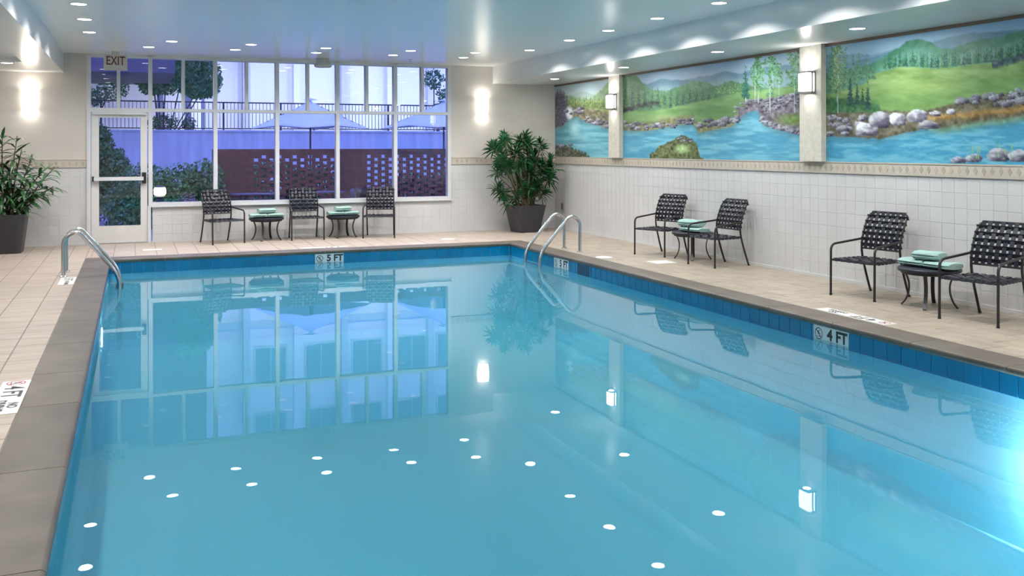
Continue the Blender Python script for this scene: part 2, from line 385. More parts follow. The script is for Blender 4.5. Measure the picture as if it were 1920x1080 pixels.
tag(MB().box(0.29, XR - .02, YB - .012, YB, 0, .035).box(XL, -0.72, YB - .012, YB, 0, .035).build('baseboard_back', M['walltile']), 'low cream tile skirting under the windows', kind='structure')
tag(MB().box(XR - .014, XR, YN, YB, 0, .035).build('baseboard_right', M['walltile']), 'low cream tile skirting along the mural wall', kind='structure')

# ================================================================== FLOOR
dt = 0.295
def deck(label, x0, x1, y0, y1, ox, oy, vis, stagger=0.0, tm='decktile'):
    f = MB().box(x0, x1, y0, y1, -.15, -.006).build('floor', M['dgrout']); tag(f, label, kind='structure')
    cells = []
    i0 = math.floor((x0 - ox) / dt); i1 = math.ceil((x1 - ox) / dt); j0 = math.floor((y0 - oy) / dt) - 1; j1 = math.ceil((y1 - oy) / dt)
    for i in range(i0, i1):
        for j in range(j0, j1):
            sh = stagger * dt * (i % 2)
            a, b = max(ox + i * dt, x0), min(ox + (i + 1) * dt, x1); c, d = max(oy + j * dt + sh, y0), min(oy + (j + 1) * dt + sh, y1)
            if b - a > .03 and d - c > .03: cells.append((a, b, c, d))
    cells.sort(key=lambda q: (not vis(q), math.hypot(q[0], q[2])))
    cm = {}; rest = MB(); gp = .009
    for k, (a, b, c, d) in enumerate(cells):
        if vis((a, b, c, d)) and k < 298:
            key = (round(b - a, 3), round(d - c, 3))
            if key not in cm: cm[key] = MB().bbox(-(b - a) / 2 + gp / 2, (b - a) / 2 - gp / 2, -(d - c) / 2 + gp / 2, (d - c) / 2 - gp / 2, -.008, 0, .003).mesh('floor_tile')
            link('floor_tile', cm[key], M[tm], f, ((a + b) / 2, (c + d) / 2, 0))
        else:
            rest.bbox(a + gp / 2, b - gp / 2, c + gp / 2, d - gp / 2, -.008, 0, .003)
    if rest.v:
        o = rest.build('outlying_floor_tiles', M[tm], f); o['kind'] = 'stuff'
    return f
CL = PX0 + .03 - CW; CR_ = PX1 - .03 + CW; CB = PY1 - .03 + CW
deck('beige tiled deck on the left side of the pool', XL, CL, YN, YB + .01, -1.157, 0.1, lambda q: q[1] > -2.4 and q[2] > 4.9)
deck('beige tiled deck between the pool and the windows', CL, XR, CB, YB + .01, -1.157, 0.1, lambda q: True)
deck('beige tiled deck on the mural side of the pool', CR_, XR, YN, CB, CR_, 0.1, lambda q: q[2] > 4.0, 0.5, 'decktile_dim')
tag(MB().box(CL, CR_, YN, PY0 - .31, -.15, 0).build('floor', M['decktile']), 'deck at the near end of the pool', kind='structure')
tag(MB().box(-0.70, 0.29, YB, YB + .2, -.018, .012).build('trim_4', M['alu']), 'metal threshold under the glass door', kind='structure')

# ================================================================== POOL
basin = MB()
zf = -1.25
basin.v = [(PX0, PY0, zf), (PX1, PY0, zf), (PX1, PY1, zf), (PX0, PY1, zf), (PX0, PY0, -.055), (PX1, PY0, -.055), (PX1, PY1, -.055), (PX0, PY1, -.055)]
basin.f = [(0, 1, 2, 3), (0, 4, 5, 1), (1, 5, 6, 2), (2, 6, 7, 3), (3, 7, 4, 0)]
n = len(basin.v)
basin.v += [(PX0 - .2, PY0 - .2, -.055), (PX1 + .2, PY0 - .2, -.055), (PX1 + .2, PY1 + .2, -.055), (PX0 - .2, PY1 + .2, -.055)]
basin.f += [(4, 8, 9, 5), (5, 9, 10, 6), (6, 10, 11, 7), (7, 11, 8, 4)]
basin.v += [(PX0 - .2, PY0 - .2, -1.45), (PX1 + .2, PY0 - .2, -1.45), (PX1 + .2, PY1 + .2, -1.45), (PX0 - .2, PY1 + .2, -1.45)]
basin.f += [(8, 12, 13, 9), (9, 13, 14, 10), (10, 14, 15, 11), (11, 15, 12, 8), (12, 15, 14, 13)]
basin_o = tag(basin.build('pool_basin', M['plaster']), 'sunken swimming pool basin with blue walls', kind='structure')
# waterline band tiles
bs = 0.155; bz0, bz1 = -.205, -.052
g = MB(); g.box(PX1 - .004, PX1, PY0, PY1, bz0, bz1); g.box(PX0, PX1, PY1 - .004, PY1, bz0, bz1); g.box(PX0, PX0 + .004, PY0, PY1, bz0, bz1)
g.build('band_grout', M['bandgrout'], basin_o)
bm = MB().bbox(-bs / 2 + .003, bs / 2 - .003, bz0 + .002, bz1, -.004, .006, .002).mesh('waterline_tile')
k = 0; restb = MB()
yy = PY1 - bs / 2
while yy > PY0:
    if yy > 3.8:
        link('waterline_tile', bm, M['bandtile'], basin_o, (PX1 - .004, yy, 0), (PI / 2, 0, -PI / 2))
        restb.box(PX0, PX0 + .010, yy - bs / 2 + .003, yy + bs / 2 - .003, bz0, bz1)
    else:
        restb.box(PX1 - .010, PX1, yy - bs / 2 + .003, yy + bs / 2 - .003, bz0, bz1)
    yy -= bs
xx = PX0 + bs / 2
while xx < PX1:
    link('waterline_tile', bm, M['bandtile'], basin_o, (xx, PY1 - .004, 0), (PI / 2, 0, 0)); xx += bs
o = restb.build('outlying_waterline_tiles', M['bandtile'], basin_o); o['kind'] = 'stuff'
# coping stones (rounded nose on the pool side)
cop = struct_empty('trim_5', 'taupe stone coping round the pool edge')
def coping(p0, p1, outer):
    """stone between p0 and p1 along the pool edge line; outer = unit vector away from the water"""
    p0, p1, ou = Vector((*p0, 0)), Vector((*p1, 0)), Vector((*outer, 0)); d = (p1 - p0).normalized(); g_ = .003
    prof = [(CW, -.05), (CW, -.003), (CW - .003, 0.002), (.022, 0.004), (.010, 0.000), (.003, -.008), (0, -.022), (.003, -.036), (.010, -.046), (.022, -.051)]
    rings = [[p + ou * a + Vector((0, 0, z)) for a, z in prof] for p in (p0 + d * g_, p1 - d * g_)]
    c = (p0 + p1) / 2
    rings = [[q - c for q in r] for r in rings]
    m_ = MB().loft(rings); o_ = m_.build('coping_stone', M['coping'], cop, True, loc=tuple(c))
xi, xr_, yi = PX0 + .03, PX1 - .03, PY1 - .03
ysL = [yi, 13.45, 12.42, 11.4, 10.4, 9.38, 8.3, 7.24, 6.35, 5.09, 3.87, 2.6, PY0 + .03]
for a, b in zip(ysL, ysL[1:]): coping((xi, a), (xi, b), (-1, 0))
ysR = [yi] + [yi - .9 * i - .5 for i in range(0, 14)] + [PY0 + .03]
for a, b in zip(ysR, ysR[1:]): coping((xr_, b), (xr_, a), (1, 0))
xsB = [xi - CW, 0.42] + [1.18 + .763 * i for i in range(0, 6)] + [xr_ + CW]
for a, b in zip(xsB, xsB[1:]): coping((a, yi), (b, yi), (0, 1))
coping((xi - CW, PY0 + .03), (xr_ + CW, PY0 + .03), (0, -1))
jb = MB(); jb.box(xi - CW, xi - .012, PY0, yi, -.049, -.002); jb.box(xr_ + .012, xr_ + CW, PY0, yi, -.049, -.002); jb.box(xi - CW, xr_ + CW, yi + .012, yi + CW, -.049, -.002)
jb.build('coping_mortar', M['copjoint'], cop)
# water
wm = MB().box(PX0 - .01, PX1 + .01, PY0 - .01, PY1 + .01, -1.27, WZ)
tag(wm.build('pool_water', M['water']), 'still clear turquoise water filling the swimming pool', 'water')
# underwater lamps
def pool_light(loc, rz, label, power, out_=.012):
    t = thing('pool_light', label, 'light', loc, rz)
    MB().lathe([(.10, 0), (.14, 0), (.14, .006), (.10, .010)], 20).build('bezel', M['steel'], t, True, rot=(PI / 2, 0, 0))
    MB().lathe([(.001, .008), (.06, .008), (.10, .006), (.10, 0)], 20).build('lens', emis('pool_lens', (0.9, .97, 1), 2), t, True, rot=(PI / 2, 0, 0))
    area('lamp', t, (0, -out_, 0), .2, power, (.76, .93, 1), (PI / 2, 0, 0))
pool_light((PX1, 4.25, -.75), -PI / 2, 'round underwater lamp on the right pool wall, outside the frame', 1500, .05)
pool_light((PX0, 11.2, -.50), PI / 2, 'round underwater lamp hidden under the left coping near the ladder', 260)
pool_light((1.2, PY0, -.60), PI, 'left round underwater lamp added in the near pool wall to brighten the water, outside the frame', 950)  # this lamp and the next are unseen, added to brighten the pool
pool_light((4.2, PY0, -.60), PI, 'right round underwater lamp added in the near pool wall to brighten the water, outside the frame', 950)

# ---- prohibition symbol + depth plates
def no_dive(parent, mtx, r, ink, ring_m):
    ring = MB(); seg = 24
    for a, b in ((r, r * .86),):
        pts_o = [(a * math.cos(2 * PI * j / seg), a * math.sin(2 * PI * j / seg)) for j in range(seg)]
        pts_i = [(b * math.cos(2 * PI * j / seg), b * math.sin(2 * PI * j / seg)) for j in range(seg)]
        ring.v = [(x, y, 0.001) for x, y in pts_o] + [(x, y, 0.001) for x, y in pts_i]
        ring.f = [(j, (j + 1) % seg, seg + (j + 1) % seg, seg + j) for j in range(seg)]
    n = len(ring.v); c = .70 * r; t_ = .06 * r
    ring.v += [(-c - t_, c - t_, .001), (-c + t_, c + t_, .001), (c + t_, -c + t_, .001), (c - t_, -c - t_, .001)]; ring.f.append((n, n + 3, n + 2, n + 1))
    me = ring.mesh('ring'); me.transform(mtx); link('prohibition_ring', me, ring_m, parent)
    fg = MB()   # small diving figure
    def bar(x0, y0, x1, y1, w_):
        d = Vector((x1 - x0, y1 - y0, 0)).normalized(); q = Vector((-d.y, d.x, 0)) * w_; n_ = len(fg.v)
        fg.v += [(x0 - q.x, y0 - q.y, .0014), (x0 + q.x, y0 + q.y, .0014), (x1 + q.x, y1 + q.y, .0014), (x1 - q.x, y1 - q.y, .0014)]; fg.f.append((n_, n_ + 3, n_ + 2, n_ + 1))
    bar(-.1 * r, .45 * r, .05 * r, -.05 * r, .11 * r); bar(.05 * r, -.05 * r, .35 * r, -.35 * r, .05 * r); bar(-.1 * r, .42 * r, .32 * r, .60 * r, .05 * r); bar(.0, .1 * r, -.35 * r, -.2 * r, .04 * r)
    bar(-.55 * r, -.5 * r, .5 * r, -.5 * r, .05 * r); bar(.18 * r, -.02 * r, .32 * r, -.02 * r, .08 * r)
    me = fg.mesh('figure'); me.transform(mtx); link('diver_figure', me, ink, parent)
def depth_plate(label, loc, rz, wd, depth_txt):
    t = thing('depth_marker', label, 'sign', loc, rz)
    h = .145
    MB().box(-wd / 2, wd / 2, -.0135, 0, -.052 - h, -.052).build('plate', M['sign'], t)
    base = Matrix.Translation((0, -.0137, -.052 - h * .48)) @ Matrix.Rotation(PI / 2, 4, 'X')
    no_dive(t, base @ Matrix.Translation((-wd * .34, 0, 0)), .052, M['ink'], M['ink'])
    a_, b_t = depth_txt.split()
    text(a_, .135, M['ink'], t, base @ Matrix.Translation((-wd * .02, .002, 0)), bold=.005, sx=1.0)
    text(b_t, .135, M['ink'], t, base @ Matrix.Translation((wd * .31, .002, 0)), bold=.005, sx=1.0)
depth_plate('white 5 FT depth plate with crossed-out diver below the middle of the windows', (2.772, PY1 - .002, 0), 0, .435, '5 FT')
depth_plate('white 5 FT depth plate with crossed-out diver beside the far pool ladder', (PX1 - .002, 12.42, 0), -PI / 2, .50, '5 FT')
depth_plate('white 4 FT depth plate with crossed-out diver on the right pool wall', (PX1 - .002, 6.73, 0), -PI / 2, .45, '4 FT')
t = thing('pool_skimmer', 'dark square skimmer opening in the blue tile band right of the far ladder', 'skimmer', (PX1 - .011, 11.68, 0), 0)
MB().box(-.004, .0, -.20, .20, -.20, -.055).build('skimmer_throat', mat('deep_blue_opening', (0.0, .045, .11), .5), t)
for y_ in (-.2075, .2075): MB().box(-.008, -.003, y_ - .0075, y_ + .0075, -.20, -.055).build('skimmer_frame', M['bandgrout'], t)

def deck_sign(label, cx, cy, wd, ln, face):
    """face=+1: letter tops point to +x and text runs toward -y; -1 the other way"""
    t = thing('deck_sign', label, 'sign', (cx, cy, 0.0015), 0)
    MB().box(-wd / 2, wd / 2, -ln / 2, ln / 2, -.002, .002).build('plate', M['sign'], t)
    base = Matrix.Translation((0, 0, .0022)) @ Matrix.Rotation(-PI / 2 if face > 0 else PI / 2, 4, 'Z')
    s = wd / .16
    no_dive(t, base @ Matrix.Translation((-ln * .42, 0, 0)), .055 * s, M['ink'], M['red'])
    text('4 FT', .15 * s, M['ink'], t, base @ Matrix.Translation((-ln * .14, 0, 0)), bold=.003)
    text('NO', .075 * s, M['ink'], t, base @ Matrix.Translation((ln * .27, wd * .22, 0)), bold=.002)
    text('DIVING', .075 * s, M['ink'], t, base @ Matrix.Translation((ln * .27, -wd * .20, 0)), bold=.002)
deck_sign('white 4 FT no diving plate on the left deck nearest the viewer', -.722, 6.66, .17, .86, 1)
deck_sign('white 4 FT no diving plate on the deck by the right chairs', 6.155, 6.90, .15, .90, -1)
t = thing('deck_sign', 'small white 5 FT plate on the left deck beside the ladder foot', 'sign', (-.725, 12.25, .0015))
MB().box(-.085, .085, -.33, .33, -.002, .002).build('plate', M['sign'], t)
b_ = Matrix.Translation((0, 0, .0022)) @ Matrix.Rotation(-PI / 2, 4, 'Z')
text('5 FT', .14, M['ink'], t, b_ @ Matrix.Translation((-.14, 0, 0))); text('NO DIVING', .06, M['ink'], t, b_ @ Matrix.Translation((.18, 0, 0)))
t = thing('deck_sign', 'white 5 FT no diving plate on the deck below the windows', 'sign', (2.78, 14.86, .0015))
MB().box(-.36, .36, -.08, .08, -.002, .002).build('plate', M['sign'], t)
b_ = Matrix.Translation((0, 0, .0022)) @ Matrix.Rotation(PI, 4, 'Z')
text('5 FT', .14, M['ink'], t, b_ @ Matrix.Translation((-.12, 0, 0))); text('NO DIVING', .06, M['ink'], t, b_ @ Matrix.Translation((.2, 0, 0)))
t = thing('skimmer_lid', 'square white access lid in the deck before the middle right chairs', 'lid', (6.66, 11.17, .001))
MB().bbox(-.15, .15, -.15, .15, -.002, .004, .003).build('cover', M['sign'], t)
t = thing('skimmer_lid', 'round white access lid in the deck right of the far ladder', 'lid', (6.20, 11.98, .001))
MB().lathe([(.12, -.002), (.12, .002), (.115, .004)], 24).build('cover', M['sign'], t)
t = thing('skimmer_lid', 'white access lid in the deck in front of the door', 'lid', (0.27, 15.55, .001))
MB().bbox(-.14, .14, -.08, .08, -.002, .004, .003).build('cover', M['sign'], t)
t = thing('skimmer_lid', 'round white access lid in the deck left of the right planter', 'lid', (5.0, 15.42, .001))
MB().lathe([(.12, -.002), (.12, .002), (.115, .004)], 24).build('cover', M['sign'], t)

# ---- ladders
def ladder(name_label, side, ys, xdeck, xwater):
    s_ = 1 if xdeck > xwater else -1
    t = thing('pool_ladder', name_label, 'ladder', (xdeck, sum(ys) / 2, 0))
    for y in ys:
        ly = y - sum(ys) / 2
        L = abs(xdeck - xwater)
        path = [(0, ly, 0), (0, ly, .50), (-s_ * .10, ly, .545), (-s_ * .24, ly, .50), (-s_ * (L - .035), ly, .06), (-s_ * L, ly, -.06), (-s_ * L, ly, -.95)]
        path = fillet([(0, ly, 0), (0, ly, .47), (-s_ * .155, ly, .56), (-s_ * (L - .06), ly, .05 + .01), (-s_ * L, ly, -.08), (-s_ * L, ly, -.95)], .13, 8)
        MB().tube(path, .024, 14).build('rail', M['steel'], t, True)
        MB().lathe([(.05, 0.0), (.05, .006), (.035, .014), (.024, .018)], 20, (0, ly, 0)).build('flange', M['steel'], t, True)
    for z in (-.185, -.45, -.71):
        w_ = abs(ys[0] - ys[1]) / 2
        MB().box(-s_ * L - .045, -s_ * L + .045, -w_, w_, z - .012, z + .012).build('step', M['steel'], t)
    return t
ladder('chrome pool ladder at the right far corner of the pool', 1, (12.75, 13.30), 6.20, 5.54)
ladder('chrome pool ladder on the left edge of the pool', -1, (12.70, 13.22), -.795, -.165)

# ================================================================== WINDOWS AND DOOR
MW = .032
def vbar(x, z0, z1, root, nm='mullion', w_=MW): 
    return MB().box(x - w_, x + w_, YB - .03, YB + .11, z0, z1).build(nm, M['alu'], root)
win = struct_empty('window_1', 'white framed grid of windows looking onto the dusk patio')
maj = [0.262, 1.294, 2.322, 3.376, 4.430, 5.458]
for x in maj: vbar(x, .60, 3.085, win)
for a, b in zip(maj, maj[1:]):
    xm = (a + b) / 2
    vbar(xm, 2.222, 3.045, win, w_=.026)
    MB().box(a + MW, b - MW, YB - .025, YB + .11, 2.168, 2.222).build('transom', M['alu'], win)
    MB().box(a + MW, b - MW, YB - .03, YB + .11, 3.045, 3.10).build('head_bar', M['alu'], win)
    MB().box(a + MW, b - MW, YB - .03, YB + .11, .60, .662).build('sill_bar', M['alu'], win)
    MB().box(a + MW, b - MW, YB + .05, YB + .058, .662, 2.168).build('pane', M['glass'], win)
    MB().box(a + MW, xm - .026, YB + .05, YB + .058, 2.222, 3.045).build('pane', M['glass'], win)
    MB().box(xm + .026, b - MW, YB + .05, YB + .058, 2.222, 3.045).build('pane', M['glass'], win)
MB().box(.27, 5.51, YB - .045, YB + .01, .585, .602).build('sill', M['alu'], win)
tl = struct_empty('window_2', 'pair of small panes above the glass door')
vbar(-0.672, 0, 3.085, tl, 'jamb', .03); vbar(-0.226, 2.222, 3.045, tl, 'mullion', .026)
vbar(0.243, 0, .60, tl, 'jamb', .025)
MB().box(-.642, .23, YB - .03, YB + .11, 2.152, 2.222).build('transom', M['alu'], tl)
MB().box(-.642, .23, YB - .03, YB + .11, 3.045, 3.10).build('head_bar', M['alu'], tl)
MB().box(-.642, -.252, YB + .05, YB + .058, 2.222, 3.045).build('pane', M['glass'], tl)
MB().box(-.200, .23, YB + .05, YB + .058, 2.222, 3.045).build('pane', M['glass'], tl)
dr = struct_empty('door_1', 'white metal exit door with a tall glass pane')
dx0, dx1, dy = -.636, .214, YB - .01
for a, b, z0, z1, nm in ((dx0, dx0 + .115, .015, 2.148, 'stile'), (dx1 - .105, dx1, .015, 2.148, 'stile'), (dx0 + .115, dx1 - .105, 2.065, 2.148, 'top_rail'), (dx0 + .115, dx1 - .105, .015, .295, 'bottom_rail')):
    MB().box(a, b, dy, dy + .05, z0, z1).build(nm, M['doorpaint'], dr)
MB().box(dx0 + .115, dx1 - .105, dy + .02, dy + .028, .295, 2.065).build('pane', M['glass'], dr)
pb = MB().box(dx0 + .04, dx1 - .06, dy - .075, dy - .04, 1.035, 1.095).build('push_bar', M['alu'], dr)
MB().box(dx0 + .015, dx0 + .045, dy - .07, dy, 1.025, 1.105).build('bar_bracket', M['black'], dr)
MB().box(dx1 - .085, dx1 - .02, dy - .07, dy, .985, 1.165).build('latch_housing', M['black'], dr)
MB().tube(fillet([(dx1 - .12, dy + .05, 1.12), (dx1 - .16, dy + .09, 1.13), (dx1 - .16, dy + .09, 1.22), (dx1 - .12, dy + .05, 1.23)], .03), .009).build('pull_handle', M['steel'], dr, True)
MB().box(dx0 + .02, dx1 - .02, dy - .05, dy, 2.115, 2.15).build('closer_cover', M['alu'], dr)

# ---- exit sign, ceiling vent, sprinkler, outlet
t = thing('exit_sign', 'cream EXIT sign with dark red letters hanging above the glass door', 'sign', (-.262, 16.30, 2.80))
MB().box(-.175, .175, -.02, .02, 0, .25).build('sign_face', M['beige_plastic'], t)
MB().box(-.06, .06, -.03, .03, .25, .30).build('canopy', M['beige_plastic'], t)
text('EXIT', .195, M['exitink'], t, Matrix.Translation((0, -.0212, .148)) @ Matrix.Rotation(PI / 2, 4, 'X'), bold=.002, sx=.70)
t = thing('ceiling_speaker', 'beige dome fitting under the ceiling above the windows', 'fixture', (3.03, 16.3, ZC))
MB().lathe([(.10, 0), (.105, -.06), (.15, -.11), (.15, -.135), (.13, -.15)], 24).build('dome', M['beige_plastic'], t, True)
t = thing('sprinkler', 'small ceiling sprinkler between two downlights above the right windows', 'sprinkler', (4.47, 15.9, ZC))
MB().lathe([(.035, 0), (.035, -.006), (.01, -.012), (.01, -.035), (.022, -.038), (.022, -.042)], 16).build('head', M['steel'], t, True)
t = thing('wall_outlet', 'grey outlet box on the mural wall beside the right planter', 'outlet', (XR, 16.40, .44), 0)
MB().box(-.03, 0, -.06, .06, -.075, .075).build('cover', mat('grey_box', (.30, .30, .30), .5), t)
MB().box(-.036, -.03, -.03, .03, -.05, .05).build('flap', mat('dark_grey_flap', (.10, .10, .11), .5), t)

# ---- recessed downlights
dl = None
def downlight(x, y, z, label, group):
    global dl
    if dl is None:
        dl = thing('downlight', label, 'ceiling light', (x, y, z), 0, group)
        MB().loft([[(r * math.cos(2 * PI * j / 24), r * math.sin(2 * PI * j / 24), zz) for j in range(24)] for r, zz in ((.096, 0.0), (.096, -.004), (.080, -.005), (.078, 0.001))], cap=False).build('trim_ring', M['soffit'], dl, True)
        ln = MB().lathe([(.078, -.0012), (.078, -.0022)], 24).build('lens', M['lens'], dl)
        area('lamp', dl, (0, 0, -.006), .13, DOWN_W, WARM, spread=math.radians(140))
        return dl
    c = copy_tree(dl); c.location = (x, y, z)
    if z < ZC - .1:
        for ch in c.children:
            if ch.type == 'LIGHT':
                if 'soffit_lamp' not in bpy.data.lights:
                    l_ = ch.data.copy(); l_.name = 'soffit_lamp'; l_.spread = PI; l_.energy = DOWN_W * 1.15
                ch.data = bpy.data.lights['soffit_lamp']
    tag(c, label, 'ceiling light', group); return c
ordn = ['first', 'second', 'third', 'fourth', 'fifth', 'sixth', 'seventh', 'eighth', 'ninth', 'tenth', 'eleventh', 'twelfth']
for i, y in enumerate([13.70, 12.36, 11.08]): downlight(-.54, y, ZC, 'round downlight, %s from the windows in the left ceiling row' % ordn[i], 'left row of downlights')
for i, y in enumerate([9.8, 8.55, 7.3, 6.05, 4.8, 3.5, 2.2, .9, -.5, -2]): downlight(-.54, y, ZC, 'round downlight of the left ceiling row, nearer than the frame shows', 'left row of downlights')
for i, y in enumerate([13.75, 12.28, 11.08, 9.83, 8.55]): downlight(5.81, y, ZC, 'round downlight, %s from the windows in the right ceiling row' % ordn[i], 'right row of downlights')
for i, y in enumerate([7.3, 6.05, 4.8, 3.5, 2.2, .9, -.5, -2]): downlight(5.81, y, ZC, 'round downlight of the right ceiling row, nearer than the frame shows', 'right row of downlights')
prs = [((.514, 14.444), (.219, 15.371)), ((1.627, 14.474), (1.478, 15.312)), ((2.753, 14.571), (2.740, 15.323)), ((4.08, 14.497), (3.997, 15.271)), ((5.135, 14.413), (5.223, 15.254))]
for i, (a, b) in enumerate(prs):
    downlight(a[0], a[1], ZC, 'round downlight, %s from the left in the row farther from the windows' % ordn[i], 'double row of downlights by the windows')
    downlight(b[0], b[1], ZC, 'round downlight, %s from the left in the row closest to the windows' % ordn[i], 'double row of downlights by the windows')
for i, y in enumerate([15.26, 12.72, 10.23, 7.72, 5.2, 2.7, .2]):
    downlight(6.93, y, ZS, 'round downlight in the right soffit, %s from the far corner' % ordn[i], 'downlights in the mural soffit')
downlight(-1.668, 15.14, ZS, 'round downlight in the left soffit above the left wall sconce', 'downlights in the left soffit')
for x, y in ((-3.4, 15.14), (-2.6, 11), (-2.6, 7), (-2.6, 3), (-2.6, -.5)): downlight(x, y, ZS + (.07 if y < 14.9 else 0), 'round downlight in the left soffit, outside the frame', 'downlights in the left soffit')
for x in (1.0, 2.6, 4.2): downlight(x, -2.2, ZC, 'round downlight at the near end of the ceiling', 'near end downlights')

# ---- wall sconces
def sconce(x, z0, z1, label):
    t = thing('wall_sconce', label, 'wall lamp', (x, YB, (z0 + z1) / 2)); h = (z1 - z0) / 2
    rings = []
    for zz, k in ((-h, .80), (-h * .3, .98), (h * .3, 1.0), (h, .93)):
        rings.append([(.115 * k * math.cos(a), -.03 - .085 * k * math.sin(a), zz) for a in [PI * j / 12 for j in range(13)]])
    MB().loft(rings, cap=False, closed=False).build('glass_shade', M['sconce'], t, True)
    MB().box(-.05, .05, -.03, 0, -.06, .06).build('back_plate', M['steel'], t)
    area('bulb', t, (0, -.06, h * .9), .10, 2.4, (1, .93, .82), (PI, 0, 0)); area('bulb', t, (0, -.06, -h * .9), .10, 1.5, (1, .93, .82), (0, 0, 0))
sconce(-1.525, 2.17, 2.50, 'glowing curved glass wall sconce left of the door')
sconce(6.114, 2.17, 2.50, 'glowing curved glass wall sconce right of the windows')
# ================================================================== MURAL WALL
pils = [(14.03, 14.41, 'first'), (9.02, 9.41, 'second')]
for i, (a, b, q) in enumerate(pils):
    tag(MB().box(XR - .075, XR, a, b, 1.388, ZS).build('trim_%d' % (6 + i), M['pilaster']), 'cream stucco pilaster dividing the mural', kind='structure')
    t = thing('wall_sconce', 'square framed glowing sconce on the %s mural pilaster' % ('farther' if i == 0 else 'nearer'), 'wall lamp', (XR - .075, (a + b) / 2, 2.335))
    MB().box(-.105, -.012, -.085, .085, -.105, .105).build('glass_shade', M['sconcew'], t)
    fr = MB()
    for y in (-.098, .085): fr.box(-.055, -.040, y, y + .013, -.13, .13)
    for z in (-.13, .115): fr.box(-.115, 0, -.098, .098, z, z + .013)
    fr.box(-.012, 0, -.098, .098, -.13, .13)
    fr.build('metal_frame', mat('grey_sconce_frame', (.22, .22, .23), .4), t)
    area('bulb', t, (-.06, 0, .14), .09, 3.0, (1, .95, .88), (PI, 0, 0)); area('bulb', t, (-.06, 0, -.14), .09, 1.0, (1, .95, .88), (0, 0, 0))

# ---- painted landscape: colours of the flat painting worked out on a fine grid and stored per vertex
def vnoise(x, y, seed=0):
    xi_ = np.floor(x).astype(np.int64); yi_ = np.floor(y).astype(np.int64); fx = x - xi_; fy = y - yi_
    fx = fx * fx * (3 - 2 * fx); fy = fy * fy * (3 - 2 * fy)
    def hh(a, b):
        n_ = (a * 374761393 + b * 668265263 + seed * 1442695041) & 0xffffffff
        n_ = ((n_ ^ (n_ >> 13)) * 1274126177) & 0xffffffff
        return ((n_ ^ (n_ >> 16)) & 0xffff) / 65535.0
    return (hh(xi_, yi_) * (1 - fx) + hh(xi_ + 1, yi_) * fx) * (1 - fy) + (hh(xi_, yi_ + 1) * (1 - fx) + hh(xi_ + 1, yi_ + 1) * fx) * fy
def fbm(x, y, s=0, o_=4):
    v = 0; a = .5; t_ = 0
    for k in range(o_): v = v + a * vnoise(x, y, s + k); t_ += a; x = x * 2.03; y = y * 2.03; a *= .5
    return v / t_
